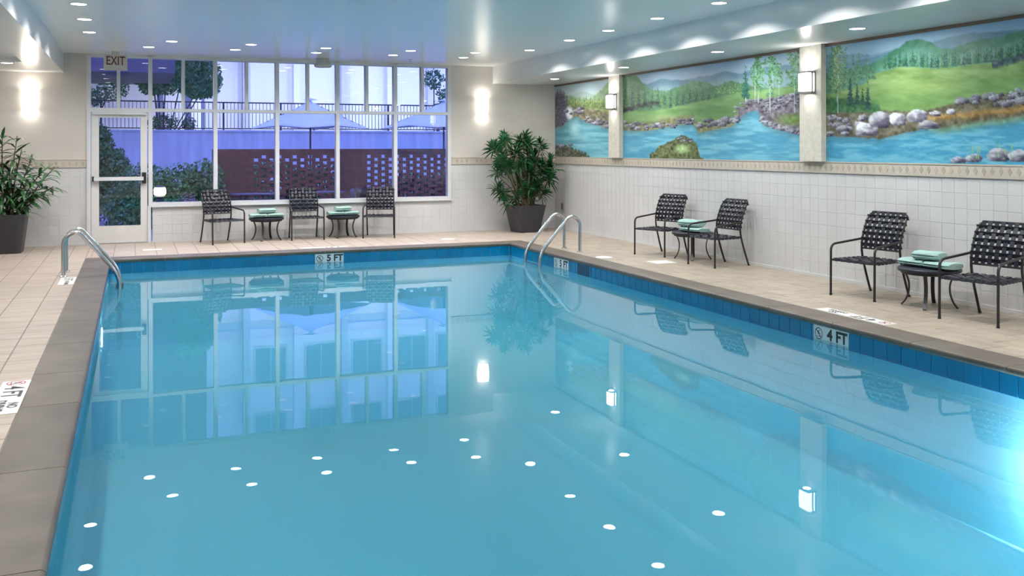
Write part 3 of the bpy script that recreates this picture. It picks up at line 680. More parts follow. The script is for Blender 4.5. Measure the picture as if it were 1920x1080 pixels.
class Paint:
    """coordinates U (along the painting) and V (down) in sketch units"""
    def __init__(s, U, V): s.U = U; s.V = V; s.c = np.zeros(U.shape + (3,))
    def put(s, m, col, var=0.0, sc=6.0, seed=0, sy=1.0):
        m = np.clip(m, 0, 1)[..., None]; col = np.array(col, float)
        if var: 
            k = (fbm(s.U / sc, s.V / (sc * sy), seed) - .5) * 2 * var
            cc = np.clip(col + k[..., None] * 255 * .6, 0, 255)
        else: cc = col
        s.c = s.c * (1 - m) + cc * m
    def line(s, pts, wob=0.0, sc=8.0, seed=0):
        p = np.array(pts, float); y = np.interp(s.U, p[:, 0], p[:, 1])
        return y + (fbm(s.U / sc, s.U * 0 + seed, seed, 4) - .5) * 2 * wob
    def below(s, y, soft=1.0): return np.clip((s.V - y) / soft + .5, 0, 1)
    def rock(s, x, y, rx, ry, seed, tone=(150, 153, 163)):
        dx = (s.U - x) / rx; dy = (s.V - y) / ry
        k_ = 1.1 if rx > 12 else .6
        d = np.sqrt(dx * dx + dy * dy) + (fbm(s.U / (rx * k_), s.V / (ry * k_), seed, 3) - .5) * .75
        m = np.clip((1 - d) * (9 if rx > 12 else 6), 0, 1) * (dy < .7)
        sh = np.clip(.74 - dy * .48 - dx * .30 + (fbm(s.U / (rx * .4), s.V / (ry * .35), seed + 9, 3) - .5) * .75, .18, 1.12)
        base = np.array(tone)[None, None] * sh[..., None]; base[..., 2] += (1 - sh) * 26; base[..., 0] += (1 - sh) * 10
        s.c = s.c * (1 - m[..., None]) + np.clip(base, 0, 255) * m[..., None]
    def rocks(s, pts, n, rmin, rmax, seed, spread=6):
        r_ = random.Random(seed); p = np.array(pts, float)
        L = []
        for _ in range(n):
            x = r_.uniform(p[0, 0], p[-1, 0]); y = float(np.interp(x, p[:, 0], p[:, 1])) + r_.uniform(-spread, spread * .6); L.append((y, x))
        for y, x in sorted(L):
            rr_ = r_.uniform(rmin, rmax); g_ = r_.uniform(.55, .92); s.rock(x, y, rr_ * 1.35, rr_ * .9, r_.randint(0, 999), (172 * g_, 174 * g_, 188 * g_))
    def conifer(s, x, top, bot, w_, col, seed, dens=1.0):
        t_ = (s.V - top) / (bot - top); ww = w_ * np.clip(t_, 0, 1) * (.65 + .5 * np.abs(np.sin(t_ * (bot - top) / 3.2))) + .4
        e = (vnoise(s.U / 1.6, s.V / 1.2, seed) - .5) * w_ * .8
        m = np.clip((ww - np.abs(s.U - x) + e) / 1.2, 0, 1) * (t_ > 0) * (t_ < 1) * (vnoise(s.U / 1.7, s.V / 1.7, seed + 5) < dens + .25)
        k = .75 + .6 * vnoise(s.U / 2.0, s.V / 1.5, seed + 3)
        s.c = s.c * (1 - m[..., None]) + np.clip(np.array(col) * k[..., None], 0, 255) * m[..., None]
    def aspen(s, x, top, mid, bot, w_, col, seed):
        s.put((np.abs(s.U - x - np.sin(s.V / 17) * .7) < .9) * (s.V > top + 6) * (s.V < bot), (150, 162, 158))
        t_ = (s.V - top) / (mid - top)
        ww = w_ * (.55 + .45 * np.sin(np.clip(t_, 0, 1) * PI * .8 + .4))
        nn = fbm(s.U / 4.5, s.V / 4.0, seed, 4)
        m = np.clip((nn - .40 - .25 * np.clip(np.abs(s.U - x) / ww, 0, 2) ** 2 + .07) * 9, 0, 1) * (t_ > 0) * (t_ < 1)
        k = .65 + .85 * vnoise(s.U / 1.8, s.V / 1.5, seed + 3)
        s.c = s.c * (1 - m[..., None]) + np.clip(np.array(col) * k[..., None], 0, 255) * m[..., None]
    def water(s, y, base, seed):
        m = s.below(y, 2.0); s.put(m, base, .10, 14, seed, .22)
        st_ = fbm(s.U / 34, s.V / 7, seed + 4, 4); s.put(m * np.clip((st_ - .50) * 3, 0, .42), (132, 184, 196)); s.put(m * np.clip((.46 - st_) * 3, 0, .35), (52, 122, 160))
        near = m * np.clip(1 - (s.V - y) / 14, 0, 1) * .45; s.put(near, (70, 105, 110), .1, 6, seed + 2)
def paint_A(U, V):
    p = Paint(U, V); p.put(np.ones(U.shape), (150, 172, 180), .05, 20, 1)
    p.put(np.clip((V - 165) / 40, 0, 1), (178, 190, 178))
    p.put(p.below(p.line([(1040, 176), (1075, 178), (1095, 171), (1130, 182)], 2), 3), (140, 160, 155), .04)
    p.put(p.below(p.line([(1040, 178), (1080, 184), (1108, 186), (1125, 172), (1135, 158), (1150, 150)], 5, 5, 3), 3), (118, 145, 112), .14, 4, 3)
    p.put(p.below(p.line([(1040, 186), (1090, 192), (1150, 186)], 6, 4, 4), 3), (135, 150, 92), .22, 4, 5)
    for x in range(1068, 1150, 4): p.conifer(x, 178 + (x * 7 % 11), 204, 3.0, (92, 112, 70), x)
    p.put(p.below(p.line([(1040, 205), (1075, 200), (1100, 204), (1150, 212)], 4, 4, 6), 3), (112, 108, 88), .3, 4, 7)
    p.put(np.clip(1 - np.hypot((U - 1050) / 18, (V - 208) / 42), 0, 1) * 3, (92, 88, 104), .35, 4, 8)
    for x, t_ in ((1046, 160), (1052, 158), (1058, 168), (1064, 178)): p.conifer(x, t_, 236, 5.5, (84, 84, 98), x)
    yb = p.line([(1040, 240), (1056, 236), (1068, 224), (1082, 219), (1100, 230), (1125, 236), (1150, 243)], 2, 4, 9)
    p.water(yb, (92, 152, 166), 11)
    p.put(np.clip(1 - np.hypot((U - 1068) / 9, (V - 212) / 16), 0, 1) * 2, (205, 212, 220), .25, 3, 12)
    p.put(np.clip(1 - np.hypot((U - 1078) / 14, (V - 240) / 20), 0, 1) * .8, (165, 210, 208), .1)
    p.rocks([(1062, 212), (1095, 208)], 12, 2, 4.5, 5, 6); p.rocks([(1098, 225), (1150, 238)], 18, 2, 5, 6, 8)
    p.put(p.below(p.line([(1040, 274), (1060, 272), (1080, 280), (1100, 288), (1108, 300)], 5, 3, 20), 2) * (U < 1106), (78, 84, 70), .4, 3, 21)
    p.rocks([(1050, 274), (1070, 273)], 4, 3, 5, 8, 2)
    return p.c
def paint_B(U, V):
    p = Paint(U, V); p.put(np.ones(U.shape), (134, 158, 180), .06, 30, 1)
    p.put(np.clip((V - 120) / 60, 0, .6), (142, 158, 174), .05, 25, 2, .4)
    r = p.line([(1160, 150), (1215, 158), (1240, 149), (1260, 150), (1285, 151), (1310, 145), (1335, 142), (1360, 134), (1390, 139), (1420, 128), (1510, 120)], 1.5, 8, 3)
    p.put(p.below(r, 2), (94, 124, 142), .07, 10, 4); p.put(p.below(r + 12, 10) * .7, (128, 156, 160), .05)
    r = p.line([(1160, 146), (1180, 142), (1195, 144), (1210, 160), (1225, 170), (1250, 172), (1280, 160), (1300, 152), (1325, 155), (1345, 164), (1370, 152), (1390, 158), (1430, 165), (1510, 166)], 2.5, 6, 5)
    p.put(p.below(r, 2), (86, 124, 92), .13, 6, 6)
    for x in range(1168, 1352, 4): p.conifer(x + x % 3, 152 + (x * 13 % 17) + (0 if x < 1212 else 10), 196 + (x * 5 % 9), 3.2, ((66, 98, 84), (84, 116, 76), (58, 88, 66))[x % 3], x)
    for x in range(1345, 1400, 5): p.conifer(x, 150 + x % 8, 176, 3.5, (94, 132, 84), x)
    m_ = p.line([(1160, 214), (1185, 208), (1230, 208), (1290, 196), (1350, 182), (1400, 172), (1460, 166), (1510, 158)], 2, 8, 7)
    p.put(p.below(m_, 3), (112, 148, 92), .13, 18, 8, .35); p.put(p.below(m_ + 14, 16) * .6, (96, 132, 84), .12, 16, 9, .3)
    p.put(np.clip(1 - np.hypot((U - 1250) / 75, (V - 222) / 10), 0, 1), (140, 158, 108), .12)
    p.put(np.clip(1 - np.abs(V - p.line([(1165, 210), (1195, 200), (1225, 194), (1240, 196)], 2, 5, 4)) / 6, 0, 1) * (U < 1238) * 1.5, (58, 70, 66), .3, 4, 5)
    bank = p.line([(1160, 243), (1200, 247), (1230, 244), (1270, 236), (1300, 232), (1310, 250), (1350, 243), (1375, 238), (1388, 222), (1400, 214), (1418, 208), (1440, 214), (1425, 226), (1432, 240), (1470, 250), (1510, 256)], 1.5, 5, 10)
    bank = np.where(U > 1422, p.line([(1400, 214), (1424, 212), (1430, 232), (1450, 243), (1480, 250), (1510, 258)], 1.5, 5, 12), bank)
    p.put(p.below(bank - 16, 8) * (U < 1400), (118, 118, 84), .22, 5, 13)
    p.put(p.below(bank - 13, 5) * (U > 1405), (106, 108, 74), .3, 5, 14)
    p.put(p.below(p.line([(1380, 190), (1420, 182), (1470, 178), (1510, 172)], 3), 4) * p.below(U * 0 + 500, 1) * 0 + (U > 1385) * p.below(p.line([(1380, 205), (1410, 192), (1470, 180), (1510, 172)], 3, 5, 3), 4) * (V < bank), (110, 104, 112), .30, 5, 15)
    p.put(np.clip(1 - np.hypot((U - 1490) / 45, (V - 225) / 14), 0, 1) * 1.5, (98, 122, 66), .2, 6, 16)
    p.water(bank, (78, 142, 166), 17)
    p.rocks([(1168, 233), (1200, 240), (1240, 238), (1300, 228)], 44, 2.2, 5.0, 21, 7); p.rocks([(1310, 234), (1350, 232), (1385, 226)], 26, 2.5, 7.5, 22, 8)
    p.rocks([(1376, 210), (1400, 198), (1440, 194), (1510, 180)], 44, 2.2, 4.8, 23, 8); p.rocks([(1424, 220), (1436, 234), (1470, 242), (1508, 252)], 40, 2, 4.5, 24, 5); p.rocks([(1425, 206), (1470, 200), (1508, 196)], 22, 2, 4.5, 25, 7)
    p.conifer(1399, 124, 186, 8.5, (44, 96, 84), 3, .9)
    p.put((np.abs(U - 1399) < .8) * (V > 184) * (V < 192), (170, 180, 170))
    for x, a, b, c_, w_ in ((1424, 104, 172, 194, 14), (1450, 98, 150, 172, 14), (1445, 150, 182, 214, 11), (1491, 90, 166, 212, 17), (1462, 118, 160, 180, 8), (1417, 120, 160, 186, 8)): p.aspen(x, a, b, c_, w_, (80, 122, 88), int(x))
    m_ = p.line([(1215, 292), (1228, 285), (1236, 274), (1262, 264), (1278, 253), (1290, 258), (1306, 268), (1314, 296), (1330, 300)], 2.5, 4, 30)
    p.put(p.below(m_, 2) * (U > 1219) * (U < 1320), (88, 96, 64), .35, 4, 31); p.put(np.clip(1 - np.hypot((U - 1280) / 18, (V - 280) / 12), 0, 1) * 1.6, (150, 176, 120), .2, 4, 32)
    p.rocks([(1262, 262), (1298, 266)], 12, 1.5, 3.5, 33, 5)
    return p.c
def paint_C(U, V):
    p = Paint(U, V); p.put(np.ones(U.shape), (118, 154, 182), .07, 34, 1); p.put(np.clip((V - 60) / 60, 0, .55), (140, 166, 182), .05, 22, 2, .4)
    r = p.line([(1550, 104), (1600, 102), (1635, 104), (1680, 94), (1700, 96)], 1.5, 8, 3); p.put(p.below(r, 3), (106, 138, 158), .06)
    r = p.line([(1550, 130), (1740, 82), (1780, 72), (1820, 64), (1870, 61), (1920, 57), (2100, 45), (3400, -80)], 1.5, 10, 4); p.put(p.below(r, 3), (86, 124, 142), .07, 12, 5)
    r = p.line([(1550, 140), (1630, 122), (1660, 108), (1680, 94), (1700, 80), (1722, 75), (1745, 80), (1762, 92), (1785, 92), (1815, 82), (1850, 74), (1880, 70), (1920, 58), (2200, 30), (3400, -60)], 2, 7, 6)
    p.put(p.below(r, 3), (66, 118, 96), .13, 9, 7); p.put(p.below(r + 16, 10) * .6, (104, 150, 140), .1, 9, 8)
    for x in list(range(1660, 1990, 5)) + list(range(1990, 3300, 14)):
        b = float(np.interp(x, [1640, 1690, 1760, 1860, 1920, 3300], [134, 126, 129, 118, 104, -20])); w_ = 3.6 if x < 1990 else 9
        p.conifer(x + (x * 7) % 4, b - 24 - (x * 11 % 13), b, w_, ((50, 96, 80), (66, 112, 78), (44, 84, 76))[x % 3], x)
    m_ = p.line([(1550, 178), (1620, 160), (1645, 138), (1690, 127), (1760, 130), (1860, 120), (1920, 108), (3300, -10)], 1.5, 9, 9)
    p.put(p.below(m_, 3), (118, 148, 88), .20, 26, 10, .35); p.put(np.clip(1 - np.hypot((U - 1740) / 110, (V - 168) / 20), 0, 1), (150, 168, 100), .14, 14, 11, .4)
    p.put(p.below(m_ + 30, 26) * .45, (96, 138, 80), .12, 14, 12, .4)
    p.put(np.clip(1 - np.abs(V - p.line([(1860, 124), (1900, 114), (1940, 106), (3300, -20)], 3, 6, 5)) / 9, 0, 1) * (U > 1862) * 1.6, (58, 84, 92), .35, 5, 6)
    bank = p.line([(1550, 256), (1600, 259), (1650, 262), (1690, 252), (1735, 244), (1775, 248), (1830, 238), (1880, 232), (1920, 225), (3400, 60)], 2, 9, 13)
    p.put(p.below(p.line([(1550, 206), (1600, 202), (1640, 205), (1680, 210), (1750, 206), (1800, 192), (1850, 182), (1920, 172), (3400, 20)], 3, 6, 14), 4), (92, 88, 72), .30, 7, 15)
    p.put(np.clip(1 - np.abs(V - p.line([(1700, 226), (1800, 218), (1920, 206), (3400, 50)], 4, 6, 5)) / 9, 0, 1) * (U > 1720), (150, 120, 66), .3, 8, 6)
    p.put(p.below(p.line([(1550, 184), (1600, 186), (1650, 198)], 3), 5) * (U < 1650) * (V < 212), (62, 104, 66), .2, 5, 16)
    p.water(bank, (62, 136, 166), 17)
    p.put(np.clip(1 - np.abs(V - (bank - 2)) / 8, 0, 1) * (U > 1740), (96, 138, 120), .2, 6, 18)
    p.rocks([(1555, 232), (1610, 236), (1650, 226)], 30, 3, 7, 31, 14)
    for x, y, a, b, t_ in ((1625, 246, 24, 15, 1.1), (1652, 228, 26, 18, .95), (1686, 226, 17, 15, 1.1), (1720, 220, 19, 15, 1.0), (1742, 236, 20, 10, .85), (1580, 244, 14, 9, .8), (1585, 252, 9, 5, .9), (1556, 252, 9, 6, .9), (1755, 215, 12, 6, 1), (1785, 212, 10, 6, 1)):
        p.rock(x, y, a, b, x, (166 * t_, 170 * t_, 178 * t_))
    p.rocks([(1790, 200), (1830, 190), (1880, 184), (1930, 176)], 34, 3, 8, 34, 9); p.rocks([(1870, 198), (1925, 188)], 12, 4, 8, 36, 6); p.rocks([(1930, 186), (3000, 60)], 60, 7, 20, 35, 16)
    for x, a, b, w_ in ((1561, 84, 176, 11), (1574, 92, 165, 9), (1586, 88, 170, 11), (1600, 106, 160, 8), (1612, 100, 152, 9), (1626, 102, 150, 8), (1638, 122, 150, 5)): p.conifer(x, a, b, w_, (78, 116, 88), x, .62)
    p.aspen(1572, 86, 176, 214, 13, (92, 120, 84), 5)
    for x, a, b, w_ in ((1595, 142, 200, 7), (1608, 158, 196, 5), (1618, 166, 198, 5), (1628, 150, 206, 6)): p.conifer(x, a, b, w_, (38, 70, 66), x, .9)
    for x, y, a, b in ((1797, 302, 15, 8), (1828, 298, 16, 10), (1872, 294, 24, 15), (1910, 296, 22, 12), (1950, 296, 26, 14), (2020, 290, 40, 20)): p.rock(x, y, a, b, x)
    for x in (1822, 1832, 1836, 1872, 1884, 1896): p.put((np.abs(U - x - (296 - V) * .12) < .7) * (V > 270) * (V < 300), (120, 164, 100))
    return p.c
# sketch units: perspective ratios that lay the sketch out along the wall
_c, _s = math.cos(.381), math.sin(.381)
def sketch_uv(Y, Z):
    d = XR * _s + Y * _c; r_ = XR * _c - Y * _s
    return 960 + 1771.924 * r_ / d, 278.2 - 1771.924 * (Z - 1.55) / d
def mural(y0, y1, fn, label, dy):
    ny_ = int((y1 - y0) / dy) + 1; nz_ = 118; z0, z1 = 1.388, ZS - .034
    Yg, Zg = np.meshgrid(np.linspace(y0, y1, ny_), np.linspace(z0, z1, nz_), indexing='ij')
    Ug, Vg = sketch_uv(Yg, Zg); col = np.clip(fn(Ug, Vg), 0, 255) / 255
    col = np.clip((col * .88 + col.mean(-1, keepdims=True) * .12) * 1.08 + .015, 0, 1); col = np.clip((col - .5) * 1.12 + .5, 0, 1); lin = np.where(col <= .04045, col / 12.92, ((col + .055) / 1.055) ** 2.4)
    co = np.stack([np.full(Yg.shape, XR - .006), Yg, Zg], -1).reshape(-1, 3)
    a = (np.arange(ny_ - 1)[:, None] * nz_ + np.arange(nz_ - 1)[None, :]).reshape(-1)
    q = np.stack([a, a + 1, a + nz_ + 1, a + nz_], -1)
    me = bpy.data.meshes.new('mural'); me.vertices.add(len(co)); me.vertices.foreach_set('co', co.ravel())
    me.loops.add(q.size); me.loops.foreach_set('vertex_index', q.ravel()); me.polygons.add(len(q))
    me.polygons.foreach_set('loop_start', np.arange(len(q)) * 4); me.update(calc_edges=True)
    at = me.color_attributes.new('paint', 'FLOAT_COLOR', 'POINT')
    at.data.foreach_set('color', np.concatenate([lin.reshape(-1, 3), np.ones((len(co), 1))], 1).ravel().astype(np.float32))
    o_ = link('mural', me, M['mural'], None); tag(o_, label, 'mural', 'painted landscape mural panels')
    MB().box(XR - .0055, XR - .0005, y0, y1, z0, z1).build('canvas_backing', M['paint'], o_)
m_, t_, b_ = node_mat('mural_paint'); at_ = t_.nodes.new('ShaderNodeVertexColor'); at_.layer_name = 'paint'; t_.links.new(at_.outputs[0], b_.inputs['Base Color'])
b_.inputs['Roughness'].default_value = .45; b_.inputs['Specular IOR Level'].default_value = .3; M['mural'] = m_
mural(14.415, YB - .001, paint_A, 'painted mural panel with a small waterfall, in the far corner', .018)
mural(9.415, 14.025, paint_B, 'painted mural panel with a grassy islet, between the two pilasters', .012)
mural(2.0, 9.015, paint_C, 'painted mural panel with large boulders and a wide meadow, nearest the viewer', .0125)


# ================================================================== CHAIRS
def make_chair():
    """patio chair, front towards -y; welded tube frame with woven vinyl straps"""
    t = thing('patio_chair', 'x', 'chair')
    W2, WB, r = .27, .235, .0125
    seatz = .385
    for s in (-1, 1):
        p = fillet([(s * W2, -.29, 0), (s * W2, -.285, .535), (s * WB * 1.02, .17, .575)], .07, 8)
        MB().tube(p, r, 10).build('arm_and_front_leg', M['bronze'], t, True)
        p = smooth_path([(s * WB, .31, 0), (s * WB, .235, .20), (s * WB, .18, seatz - .01), (s * WB, .165, .50), (s * WB, .19, .62), (s * WB, .25, .76), (s * (WB - .012), .30, .835)], 5)
        p = p + smooth_path([p[-1], (s * (WB - .05), .315, .858)], 2)[1:]
        MB().tube(p, r, 10).build('back_post', M['bronze'], t, True)
        MB().tube([(s * (W2 - .01), -.285, seatz - .012), (s * (WB), .175, seatz - .012)], .011, 8).build('seat_rail', M['bronze'], t, True)
    sr = WB - .02
    for y in (-.275, .165):
        MB().tube([(-W2 if y < 0 else -WB, y, seatz - .012), (W2 if y < 0 else WB, y, seatz - .012)], .011, 8).build('cross_rail', M['bronze'], t, True)
    MB().tube([(-(WB - .05), .315, .858), (WB - .05, .315, .858)], r, 8).build('top_rail', M['bronze'], t, True)
    MB().tube([(-WB, .168, .475), (WB, .168, .475)], .010, 8).build('lower_back_rail', M['bronze'], t, True)
    # seat straps: 6 front-to-back, 5 side-to-side, woven over and under
    sw, th, amp = .043, .0035, .0045
    nx, ny = 6, 6
    xs = [(-.5 + (i + .5) / nx) * .465 for i in range(nx)]; ys = [-.255 + (j + .5) / ny * .40 for j in range(ny)]
    for i, x in enumerate(xs):
        p = [(x, -.296, seatz - .022), (x, -.286, seatz + .003)]
        for j, y in enumerate(ys): p.append((x, y, seatz + amp * (1 if (i + j) % 2 else -1) - .014 * math.sin(PI * (j + .5) / ny)))
        p += [(x, .176, seatz + .003), (x, .186, seatz - .022)]
        MB().ribbon(p, (1, 0, 0), sw, th).build('seat_strap', M['strap'], t, True)
    for j, y in enumerate(ys):
        wv = W2 - .035 * (j + .5) / ny
        p = [(-wv - .008, y, seatz - .026), (-wv - .003, y, seatz + .002)]
        for i, x in enumerate(xs): p.append((x, y, seatz - amp * (1 if (i + j) % 2 else -1) - .014 * math.sin(PI * (j + .5) / ny)))
        p += [(wv + .003, y, seatz + .002), (wv + .008, y, seatz - .026)]
        MB().ribbon(p, (0, 1, 0), sw, th).build('seat_strap', M['strap'], t, True)
    # back straps follow the curve of the posts
    cur = lambda z: float(np.interp(z, [.475, .50, .62, .76, .835, .858], [.168, .166, .19, .25, .30, .315]))
    nz_ = 6; zs = [.487 + (j + .5) / nz_ * .355 for j in range(nz_)]; nv = 7
    xv = [(-.5 + (i + .5) / nv) * .43 for i in range(nv)]; sv = .040
    for i, x in enumerate(xv):
        p = [(x, .180, .470), (x, .162, .480)]
        for j, z in enumerate(zs): p.append((x, cur(z) - .002 + amp * (1 if (i + j) % 2 else -1), z))
        p += [(x, .300, .866), (x, .328, .868)]
        MB().ribbon(p, (1, 0, 0), sv, th).build('back_strap', M['strap'], t, True)
    for j, z in enumerate(zs):
        p = [(-WB - .010, cur(z) + .013, z), (-WB - .013, cur(z) - .003, z), (-WB + .004, cur(z) - .013, z)]
        for i, x in enumerate(xv): p.append((x, cur(z) - .002 - amp * (1 if (i + j) % 2 else -1), z))
        p += [(WB - .004, cur(z) - .013, z), (WB + .013, cur(z) - .003, z), (WB + .010, cur(z) + .013, z)]
        MB().ribbon(p, (0, -.35, .94), .041, th).build('back_strap', M['strap'], t, True)
    for s in (-1, 1):
        for x, y in ((s * W2, -.29), (s * WB, .31)):
            MB().lathe([(.0135, 0), (.0145, .004), (.0145, .018)], 10, (x, y, 0)).build('foot_cap', M['black'], t)
    return t
chair = make_chair()
# centre of the feet, heading (direction the front faces, degrees from -y, counter-clockwise), label
spots = [
    (1.35, 16.28, 18, 'woven strap chair nearest the door, turned slightly toward the middle'),
    (2.745, 16.42, -1, 'woven strap chair between the two small tables under the windows'),
    (4.02, 16.30, -17, 'rightmost woven strap chair of the three under the windows'),
    (7.16, 12.00, -68, 'woven strap chair by the mural wall, farthest from the viewer'),
    (7.19, 10.60, -84, 'woven strap chair by the mural wall, second from the far corner'),
    (7.15, 7.78, -80, 'woven strap chair on the right, just left of the table with the nearest towels'),
    (7.11, 6.30, -78, 'woven strap chair cut by the right edge of the picture'),
]
for i, (x, y, a, lab) in enumerate(spots):
    c = chair if i == 0 else copy_tree(chair)
    c.location = (x, y, 0); c.rotation_euler = (0, 0, math.radians(a))
    tag(c, lab, 'chair', 'woven strap patio chairs')

# ---- side tables
def make_table():
    t = thing('side_table', 'x', 'table')
    MB().lathe([(.27, .345), (.285, .35), (.292, .362), (.290, .376), (.280, .384), (.01, .386)], 40).build('table_top', M['strap'], t, True)
    MB().lathe([(.255, .325), (.262, .33), (.262, .347), (.25, .347)], 32).build('rim', M['bronze'], t, True)
    for k in range(4):
        a = PI / 4 + k * PI / 2
        prof = smooth_path([(.235, .345), (.205, .29), (.185, .22), (.188, .14), (.215, .06), (.255, .006)], 5)
        m_ = MB(); P = [Vector((p.x * math.cos(a), p.x * math.sin(a), p.y)) for p in [Vector((q[0], q[1], 0)) for q in prof]]
        m_.ribbon(P, (-math.sin(a), math.cos(a), 0), .034, .014); m_.build('leg', M['bronze'], t, True)
    return t
tb = make_table()
tabs = [(2.09, 16.42, 20, 'round dark side table with folded towels, nearest the door'), (3.40, 16.45, 12, 'round dark side table with folded towels, right one under the windows'),
        (7.24, 11.30, 10, 'round dark side table between the two farther mural wall chairs'), (7.19, 7.03, -10, 'round dark side table between the two nearest chairs')]
for i, (x, y, a, lab) in enumerate(tabs):
    c = tb if i == 0 else copy_tree(tb)
    c.location = (x, y, 0); c.rotation_euler = (0, 0, math.radians(a)); tag(c, lab, 'table', 'round side tables')
# ---- folded towels: a spiral fold lofted along its width
def towel_mesh(ln, dp, th, seed):
    """folded towel: rounded slab whose end shows the layers"""
    r_ = random.Random(seed); n = 28; rings = []
    for k in range(15):
        u = k / 14 * 2 - 1; e = max(0.0, 1 - abs(u) ** 10) ** .35 * .22 + .78
        ring = []
        for j in range(n):
            a = 2 * PI * j / n; ca, sa = math.cos(a), math.sin(a)
            x = dp / 2 * math.copysign(abs(ca) ** .72, ca); z = th / 2 * math.copysign(abs(sa) ** .85, sa)
            wob = 1 + .03 * math.sin(5 * u + seed) + .02 * math.sin(9 * u + 2 * a)
            notch = 1 - .16 * math.exp(-((a - PI) / .16) ** 2)
            ring.append((u * ln / 2, x * e * notch * wob, max(0.0, min(th, z * e * wob * (1 + .08 * math.sin(3 * u + a + seed)) + th / 2))))
        rings.append(ring)
    return MB().loft(rings).mesh('towel', True)
def towel(loc, rz, ln, dp, th, label, seed):
    o = link('folded_towel', towel_mesh(ln, dp, th, seed), M['towel'], None, loc, (0, 0, rz)); tag(o, label, 'towel', 'pale aqua folded towels')
    # seam lines of the folded layers
    s_ = MB()
    for z in (th * .36, th * .64):
        s_.tube([(-ln / 2 * .9, -dp / 2 * .96, z), (0, -dp / 2 * 1.0, z + .002), (ln / 2 * .9, -dp / 2 * .96, z)], .0028, 6)
    s_.build('hem', M['towel'], o, True)
TZ = .3865
names = ['on the table nearest the door', 'on the right table under the windows', 'on the table between the farther chairs', 'on the table between the nearest chairs']
cfg = [(0, .28), (1, .27), (3, .30)]
for ti, ln in cfg:
    x, y, a, _ = tabs[ti]; rot = 0.05 if ti < 2 else math.radians(-86)
    d = Vector((math.cos(rot), math.sin(rot), 0)); q = d * (ln / 2 + .002)
    sd = 'left' if ti < 2 else 'far'; sd2 = 'right' if ti < 2 else 'near'
    towel((x - q.x, y - q.y, TZ), rot, ln, .25, .072, 'pale aqua folded towel, lower %s, %s' % (sd, names[ti]), ti * 3)
    towel((x + q.x, y + q.y, TZ), rot, ln, .25, .072, 'pale aqua folded towel, lower %s, %s' % (sd2, names[ti]), ti * 3 + 1)
    towel((x, y, TZ + .0725), rot + .12, .28, .21, .085, 'pale aqua folded towel, topmost, %s' % names[ti], ti * 3 + 2)
x, y, a, _ = tabs[2]
towel((x, y - .04, TZ), math.radians(-80), .40, .27, .065, 'pale aqua folded towel, lower one, %s' % names[2], 20)
towel((x, y + .03, TZ + .066), math.radians(-70), .34, .26, .10, 'thick pale aqua folded towel, upper, %s' % names[2], 21)

# ================================================================== POTTED PLANTS
def planter(name, label, loc, rz, top, bot, h, chamfer):
    t = thing(name, label, 'plant', loc, rz)
    def ring(w_, z, c):
        k = w_ / 2; c = c * w_
        pts = []
        for sx, sy in ((1, 1), (-1, 1), (-1, -1), (1, -1)):
            cx, cy = sx * (k - c), sy * (k - c); a0 = math.atan2(sy, sx) - PI / 4
            for j in range(5): pts.append((cx + c * math.cos(a0 + j * PI / 8), cy + c * math.sin(a0 + j * PI / 8), z))
        return pts
    MB().loft([ring(bot, 0, chamfer), ring(top, h, chamfer), ring(top * .94, h, chamfer), ring(top * .90, h - .06, chamfer)]).build('planter', M['pot'], t, True)
    MB().loft([ring(top * .905, h - .075, chamfer), ring(top * .905, h - .055, chamfer)]).build('soil', M['soil'], t)
    return t
# right corner plant: many leaf heads on thin canes
pr = planter('potted_plant', 'bushy dracaena in a square charcoal planter in the right corner', (6.76, 16.22, 0), .12, .60, .42, .50, .10)
def head(cx, cy, cz, tilt, nleaf, L, wd, rr):
    m_ = MB(); ax = Vector(tilt).normalized()
    q = ax.to_track_quat('Z', 'Y')
    for k in range(nleaf):
        a = k * 2.39996 + rr.random() * .5; f = (k + .5) / nleaf; pol = .25 + 1.55 * (1 - f) + rr.uniform(-.15, .15)
        d = q @ Vector((math.sin(pol) * math.cos(a), math.sin(pol) * math.sin(a), math.cos(pol)))
        off = q @ Vector((0, 0, .11 * f))
        m_.leaf(off, d, ax, L * rr.uniform(.8, 1.1), wd * rr.uniform(.8, 1.15), .35, .12)
    return m_
rr = random.Random(11)
hv = [head(0, 0, 0, (rr.uniform(-.5, .5), rr.uniform(-.5, .5), 1), 40, .24, .036, rr).mesh('leaf_head') for _ in range(6)]
for h_ in hv: h_.materials.append(M['leaf1'])
# px-free local positions: x right, z up (metres above the floor), y small depth
heads = [(-.62, .05, 1.62), (-.50, -.1, 1.78), (-.33, .05, 1.83), (-.20, -.1, 1.74), (-.58, -.05, 1.43), (-.42, .1, 1.55), (-.28, -.12, 1.52), (-.12, .05, 1.60), (.05, -.05, 1.66), (.18, .1, 1.72),
         (.33, -.05, 1.70), (-.60, 0, 1.16), (-.48, -.1, 1.24), (-.36, .1, 1.30), (-.22, -.1, 1.26), (-.05, -.1, 1.38), (.08, .05, 1.46), (.20, -.1, 1.35), (.02, -.12, 1.15), (.14, -.05, 1.10),
         (.35, 0, 1.22), (.48, -.05, 1.14), (.58, .05, 1.05), (.42, -.12, 1.02), (.28, .1, 1.42), (.52, 0, 1.36), (-.12, -.05, .92), (.02, -.15, .86), (.16, -.05, .90), (-.05, .1, 1.02),
         (.28, -.1, .84), (-.02, -.15, .72), (-.24, -.05, .66), (.33, .0, .72), (-.46, -.05, .78), (-.40, -.1, .58), (-.62, 0, .86), (.62, .0, 1.22), (.38, .1, 1.58), (-.30, .1, 1.68), (-.52, 0, 1.34), (.10, .1, 1.24), (.48,.05,1.25),(-.1,-.1,1.78)]
cn = MB()
